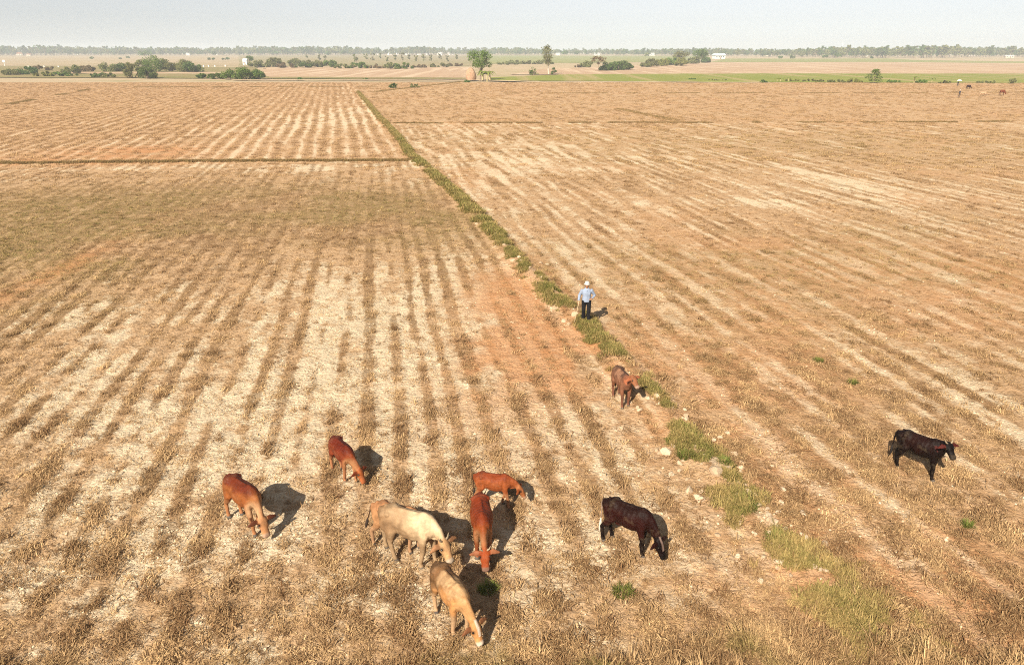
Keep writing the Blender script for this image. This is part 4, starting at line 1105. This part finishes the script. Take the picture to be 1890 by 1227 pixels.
CREAM = (.66, .47, .27); ORANGE = (.40, .15, .045); RED = (.27, .065, .022)
cattle('cow', 'orange-brown cow with black tail grazing at far left of the herd', (426, 877), -40, 1.02,
       dict(base=(.36, .135, .042), back=(.17, .04, .018), leg=(.50, .26, .12), belly=(.46, .22, .09), neck=(.46, .21, .075), head=(.60, .34, .16), throat=CREAM, muzzle=(.66, .50, .36), eyes=(.10, .04, .02), ear=(.16, .06, .03), tail=(.10, .05, .03)), 'graze', -.15,
       (-.16, .10, .03, -.10), (-.10, .12), M_tailblack, udder=True)
cattle('calf', 'small dark red young cow grazing alone behind the herd, black tail', (618, 806), -52, .88,
       dict(base=(.24, .055, .022), back=(.15, .028, .014), leg=(.50, .26, .13), belly=(.30, .10, .04), neck=(.30, .075, .025), head=(.45, .15, .05), throat=(.55, .3, .14), tail=(.04, .02, .015)), 'graze', .35,
       (.10, -.12, .04, -.06), (-.06, .05))
cattle('cow', 'cream cow with dusty brown hindquarters walking behind the tan cow', (718, 930), -24, 1.13,
       dict(base=(.66, .50, .31), rump=(.33, .20, .10), belly=(.30, .19, .10), leg=(.42, .30, .18), neck=(.74, .57, .36), head=(.62, .38, .19), muzzle=(.66, .55, .42), ear=(.45, .24, .12), patch=[((-.38, -.12, .88), .50, (.30, .185, .10)), ((.02, -.24, .70), .22, (.33, .22, .125)), ((-.3, -.1, 1.2), .22, (.46, .32, .19)), ((.45, 0, 1.05), .3, (.80, .64, .42))]), 'low', -.35,
       (.06, -.12, -.18, .22), (-.05, .15), hair_mat('brown_tail_hair', (.10, .06, .04)), horns=True)
cattle('calf', 'tan-orange calf almost hidden behind the cream cow, rump showing', (701, 926), -20, .95,
       dict(base=(.50, .27, .13), back=(.46, .23, .11), leg=(.46, .28, .16), head=(.5, .28, .14), tail=(.12, .07, .04)), 'graze', .2, (.05, -.05, .12, -.12), (-.16, .05), hair_mat('dark_tail_hair', (.05, .035, .028)))
cattle('cow', 'bright red cow facing the camera, head down between spread ears', (886, 912), -84, 1.0,
       dict(base=(.30, .075, .022), back=(.24, .05, .018), leg=(.36, .12, .045), neck=(.36, .11, .032), head=(.42, .10, .03), throat=(.52, .28, .13), muzzle=(.34, .22, .16), eyes=(.14, .03, .015), ear=(.45, .20, .10)), 'graze', .03,
       (.05, -.10, -.05, .04), (.0, .1), horns=True)
cattle('calf', 'small orange-red calf grazing in profile, farthest back beside the red cow', (887, 873), -12, .76,
       dict(base=(.40, .125, .04), back=(.28, .07, .025), leg=(.52, .27, .13), belly=(.50, .24, .11), head=(.48, .20, .075), muzzle=(.55, .38, .25), tail=(.07, .035, .02)), 'low', -.05,
       (-.16, .12, .10, -.04), (.04, -.06))
cattle('cow', 'tan cow with dark brown rump grazing nearest the camera', (812, 1040), -58, .98,
       dict(base=(.64, .33, .13), back=(.34, .17, .07), rump=(.16, .095, .05), belly=(.50, .30, .15), leg=(.60, .40, .23), neck=(.66, .38, .17), head=(.62, .31, .12), muzzle=(.80, .68, .55), blaze=(.80, .70, .58), ear=(.30, .13, .06), patch=[((-.38, 0, 1.0), .48, (.15, .085, .042)), ((-.05, .16, 1.1), .22, (.17, .10, .05)), ((-.02, -.16, 1.12), .15, (.50, .33, .18)), ((.36, 0, 1.2), .2, (.64, .43, .23))]), 'graze', .25,
       (.02, -.10, -.10, .05), (-.02, .1), hair_mat('dark_tail_hair', (.05, .035, .028)))
cattle('cow', 'dark brown-black cow with white streak on its face, grazing right of centre', (1131, 918), -36, .97,
       dict(base=(.034, .009, .007), back=(.022, .009, .007), leg=(.014, .009, .008), belly=(.06, .016, .011), neck=(.024, .007, .005), head=(.010, .005, .005), muzzle=(.012, .01, .009), blaze=(.35, .28, .24), tail=(.45, .38, .30)), 'graze', -.15,
       (-.12, .05, .02, -.08), (.02, -.10), M_tailwhite, udder=True)
cattle('cow', 'black-brown cow with raised head and reddish ears, standing far right', (1674, 792), -48, .95,
       dict(base=(.011, .006, .005), back=(.016, .009, .008), leg=(.011, .008, .007), neck=(.013, .007, .006), head=(.010, .007, .006), ear=(.11, .025, .02), muzzle=(.014, .012, .011), patch=[((-.1, -.2, 1.0), .28, (.024, .008, .006))]), 'up', -.55,
       (-.04, .08, -.08, .06), (-.03, .0), horns=True)
cattle('calf', 'brown young cow with darker back standing on the green bund, head up', (1141, 675), -78, .93,
       dict(base=(.29, .155, .095), back=(.15, .09, .06), leg=(.25, .125, .08), belly=(.36, .17, .09), neck=(.33, .155, .09), head=(.42, .20, .10), muzzle=(.55, .42, .32), ear=(.50, .20, .10), patch=[((.0, -.18, 1.12), .16, (.44, .27, .17))]), 'up', .35,
       (-.05, .08, -.08, .08), (.0, .03))
# three cattle far off near the paddy
for (at, hdg, s, base, lab, ps) in (((1787, 165), 5, 1.0, (.05, .022, .018), 'dark cow far off by the paddy edge, below the white umbrella', 'graze'), ((1814, 178.5), 175, 1.0, (.62, .44, .28), 'pale cow far off near the paddy, left of a brown one', 'graze'),
                             ((1849, 176), 8, 1.08, (.26, .085, .04), 'brown cow far off at the right edge, right of a pale one', 'graze')):
    cattle('cow', lab, None, hdg, s, dict(base=base, leg=tuple(v * .8 for v in base)), ps, 0, (.08, -.08, -.08, .08), at=at, voxel=.035, group='cattle far off by the paddy')

# ------------------------------------------------------------------ people
M_skin = simple('brown_skin', (.30, .15, .085), (.34, .18, .10), 6, .6)
M_lip = simple('dark_lip', (.20, .08, .06), (.22, .09, .07), 6, .5)
M_hair = hair_mat('black_hair', (.015, .012, .01))
def cloth(name, c): return simple(name, c, tuple(v * .88 for v in c), 7, .9, .5, 14)
def person(label, at, heading, shirt, trouser, hat, hatmat, h=1.68, voxel=.008, stick_arm=True, group=None, name='person'):
    p = P(*at); s = h / 1.68
    if p.y < Y_FAR: p = P(at[0], at[1], gz(p.x, p.y))
    o = empty(name, (p.x, p.y, gz(p.x, p.y) if p.y < Y_FAR else -.2), R(heading), s)
    legs = {}; arms = {}
    for sg, st in ((1, .10), (-1, -.08)):
        legs[sg] = [(0, .10 * sg, .92), (.03 + st * .45, .105 * sg, .49), (st, .11 * sg, .09)]
    arms[-1] = [(0, -.19, 1.36), (-.05, -.29, 1.11), (.10, -.33, .90)] if stick_arm else [(0, -.19, 1.36), (-.03, -.25, 1.09), (.05, -.24, .85)]
    arms[1] = [(0, .19, 1.36), (-.08, .33, 1.10), (.15, .20, 1.04)]
    mb = MB()
    mb.loft([(0, 0, .90), (0, 0, 1.08), (.01, 0, 1.25), (0, 0, 1.38)], [(.15, .10), (.13, .095), (.155, .105), (.15, .085)], 14, up=(1, 0, 0))
    mb.loft([(0, 0, 1.36), (.015, 0, 1.50)], [.058, .054], 10, up=(1, 0, 0))
    mb.loft([(.03, 0, 1.475), (.025, 0, 1.53), (.015, 0, 1.585), (.005, 0, 1.64)], [(.045, .05), (.066, .082), (.074, .092), (.062, .08)], 14, up=(1, 0, 0))
    mb.loft([(.105, 0, 1.59), (.122, 0, 1.55)], [.010, .016], 8); mb.ball((.095, 0, 1.508), (.014, .026, .008))
    for sg in (-1, 1):
        mb.ball((.0, .078 * sg, 1.56), (.022, .010, .03)); mb.ball((.092, .03 * sg, 1.597), (.010, .02, .008))
        L = legs[sg]; mb.loft(L, [.078, .052, .036], 10, up=(1, 0, 0)); a = L[-1]
        mb.loft([(a[0] - .04, a[1], .045), (a[0] + .06, a[1], .045), (a[0] + .15, a[1], .03)], [(.036, .035), (.042, .032), (.036, .02)], 10)
        A = arms[sg]; mb.loft(A, [.05, .040, .028], 10, up=(1, 0, 0))
        w = Vector(A[2]); d = (Vector(A[2]) - Vector(A[1])).normalized(); sd = Vector((0, -sg, 0)); sd = (sd - d * sd.dot(d)).normalized(); nn = d.cross(sd).normalized()
        mb.loft([w, w + d * .05, w + d * .09], [(.026, .018), (.040, .018), (.038, .015)], 10, up=nn)
        for i, fl in enumerate((.065, .078, .072, .055)):
            f0 = w + d * .085 + sd.cross(nn) * 0 + d.cross(nn) * (-.027 + .018 * i); inn = sd if stick_arm else nn
            mb.loft([f0, f0 + d * fl * .5 + inn * .012, f0 + d * fl * .72 + inn * fl * .55], [.0092, .0088, .0075], 6)
        th = w + d * .03 + d.cross(nn) * -.035
        mb.loft([th, th + d * .035 - d.cross(nn) * .022, th + d * .06 - d.cross(nn) * .02 + sd * .02], [.012, .011, .008], 6)
    body = remesh(mb, voxel, 2, .4); body.name = 'body'; body.materials.clear(); body.materials.append(M_skin); link_data('body', body, o)
    for sg in (-1, 1): MB().ball((.099, .03 * sg, 1.585), (.008, .012, .007)).build('eye', M_eye, o, True)
    MB().ball((.105, 0, 1.508), (.006, .022, .005)).build('mouth', M_lip, o, True)
    mb = MB().loft([(-.035, 0, 1.52), (-.02, 0, 1.60), (-.005, 0, 1.655)], [(.074, .065), (.080, .085), (.06, .075)], 12, up=(1, 0, 0)); mb.build('hair', M_hair, o, True)
    # shirt
    mb = MB(); mb.loft([(0, 0, .86), (0, 0, .98), (0, 0, 1.10), (.01, 0, 1.26), (0, 0, 1.38), (0, 0, 1.44)], [(.185, .125), (.18, .125), (.168, .12), (.185, .128), (.16, .10), (.075, .07)], 16, up=(1, 0, 0), cap=.1)
    for sg in (-1, 1):
        A = arms[sg]; e = Vector(A[1]).lerp(Vector(A[2]), .86)
        mb.loft([Vector(A[0]) + Vector((0, -.02 * sg, .0)), A[1], e], [.078, .064, .05], 12, up=(1, 0, 0), cap=.25)
    sh = remesh(mb, voxel * 1.6, 3, .5); sh.name = 'shirt'; sh.materials.clear(); sh.materials.append(shirt); so = link_data('shirt', sh, o)
    for sg in (-1, 1):
        MB().loft([(.055, .012 * sg, 1.40), (.035, .06 * sg, 1.43), (-.05, .06 * sg, 1.46)], [(.012, .026)] * 3, 8).build('collar', shirt, so, True)
    MB().box((.125, 0, 1.14), (.012, .03, .48)).build('button_strip', shirt, so)
    MB().box((.132, .085, 1.24), (.012, .10, .11)).build('pocket', shirt, so)
    mb = MB(); mb.loft([(0, 0, .80), (0, 0, .97)], [(.175, .12), (.165, .115)], 14, up=(1, 0, 0), cap=.2)
    for sg in (-1, 1):
        L = legs[sg]; mb.loft([L[0], L[1], (L[2][0], L[2][1], .10)], [.105, .082, .074], 12, up=(1, 0, 0), cap=.15)
    tr = remesh(mb, voxel * 1.6, 3, .5); tr.name = 'trousers'; tr.materials.clear(); tr.materials.append(trouser); link_data('trousers', tr, o)
    for sg in (-1, 1):
        a = legs[sg][-1]; MB().box((a[0] + .05, a[1], .012), (.26, .10, .02)).build('sandal', M_hoof, o)
    if hat:
        prof = {'brim': [(.128, 1.606), (.132, 1.615), (.10, 1.628), (.098, 1.64), (.094, 1.69), (.07, 1.725), (.0, 1.735)], 'cap': [(.094, 1.60), (.097, 1.62), (.094, 1.67), (.07, 1.71), (.0, 1.725)]}[hat]
        n = 20; V = []; F = []
        for r_, z in prof[:-1]:
            for i in range(n): V.append((r_ * 1.08 * math.cos(6.28318 * i / n) + .005, r_ * math.sin(6.28318 * i / n), z))
        V.append((.005, 0, prof[-1][1])); t = len(V) - 1
        for j in range(len(prof) - 2):
            for i in range(n): F.append((j * n + i, j * n + (i + 1) % n, (j + 1) * n + (i + 1) % n, (j + 1) * n + i))
        for i in range(n): F.append(((len(prof) - 2) * n + i, (len(prof) - 2) * n + (i + 1) % n, t))
        ho = link_mesh('hat', V, F, hatmat, o, True)
        md = ho.modifiers.new('t', 'SOLIDIFY'); md.thickness = .006
    return tag(o, label, 'person', group), arms
herd, arms = person('person in white hat, pale blue shirt and black trousers holding a stick on the bund', (1081, 593), -92, cloth('pale_blue_shirt', (.27, .33, .44)), cloth('black_trousers', (.012, .012, .014)), 'brim', cloth('white_hat', (.50, .49, .46)), 1.72)
# walking stick in the right hand
M_stick = simple('pale_cane', (.55, .42, .25), (.62, .50, .32), 12, .7)
hw = herd.matrix_basis @ Vector((.16, -.335, .80)); ft = herd.matrix_basis @ Vector((.12, -.47, 0.0)); tp = hw + (hw - ft).normalized() * .14
st = empty('walking_stick', (ft.x, ft.y, ft.z)); d_ = tp - ft
MB().loft([(0, 0, 0), d_ * .5 + Vector((.006, 0, 0)), d_], [.011, .012, .014], 8, up=(1, 0, 0)).build('shaft', M_stick, st, True)
MB().loft([d_ * .985, d_ * 1.01], [.019, .019], 8, up=(1, 0, 0)).build('knob', M_stick, st, True)
tag(st, 'thin pale wooden walking stick planted on the bund beside the person in the white hat', 'stick')
person('small distant person in dark clothes and white cap standing left of the pale cow', (1770, 179), -80, cloth('dark_shirt', (.05, .05, .06)), cloth('brown_trousers', (.06, .045, .04)), 'cap', cloth('white_cap', (.80, .79, .76)), 1.65, .02, False, 'people far off by the paddy')
pu, _ = person('small distant person in dark clothes under a white umbrella at the paddy edge', (1767, 160), -80, cloth('black_shirt', (.03, .03, .035)), cloth('grey_trousers', (.06, .06, .07)), None, None, 1.6, .02, False, 'people far off by the paddy')
def umbrella(loc):
    o = empty('umbrella', loc); n = 16; V = []; F = []
    for j in range(6):
        t = j / 5
        for i in range(n):
            a = 6.28318 * i / n; r_ = .78 * math.sin(t * 1.35) / math.sin(1.35) * (1 - .05 * (i % 2) * t); V.append((r_ * math.cos(a), r_ * math.sin(a), 2.1 - .42 * t * t))
    for j in range(5):
        for i in range(n): F.append((j * n + i, (j + 1) * n + i, (j + 1) * n + (i + 1) % n, j * n + (i + 1) % n))
    c = link_mesh('canopy', V, F, cloth('white_umbrella_cloth', (.82, .81, .80)), o, True); md = c.modifiers.new('t', 'SOLIDIFY'); md.thickness = .01
    MB().loft([(0, 0, 1.02), (0, 0, 2.14)], [.013, .013], 6, up=(1, 0, 0)).build('pole', M_hoof, o)
    tag(o, 'white umbrella held up at the paddy edge far right', 'umbrella')
umbrella(pu.matrix_basis @ Vector((.19, .20, 0)))

# ------------------------------------------------------------------ haze
m = bpy.data.materials.new('haze_air'); m.use_nodes = True; nt = m.node_tree
nt.nodes.remove(nt.nodes['Principled BSDF'])
pv = nt.nodes.new('ShaderNodeVolumePrincipled'); pv.inputs['Color'].default_value = (.76, .87, 1.0, 1); pv.inputs['Density'].default_value = .00030; pv.inputs['Anisotropy'].default_value = 0.0
nt.links.new(pv.outputs[0], nt.nodes['Material Output'].inputs['Volume'])
hz = MB().box((0, 3000, 22), (12400, 7400, 47)).build('haze', m); hz['kind'] = 'stuff'
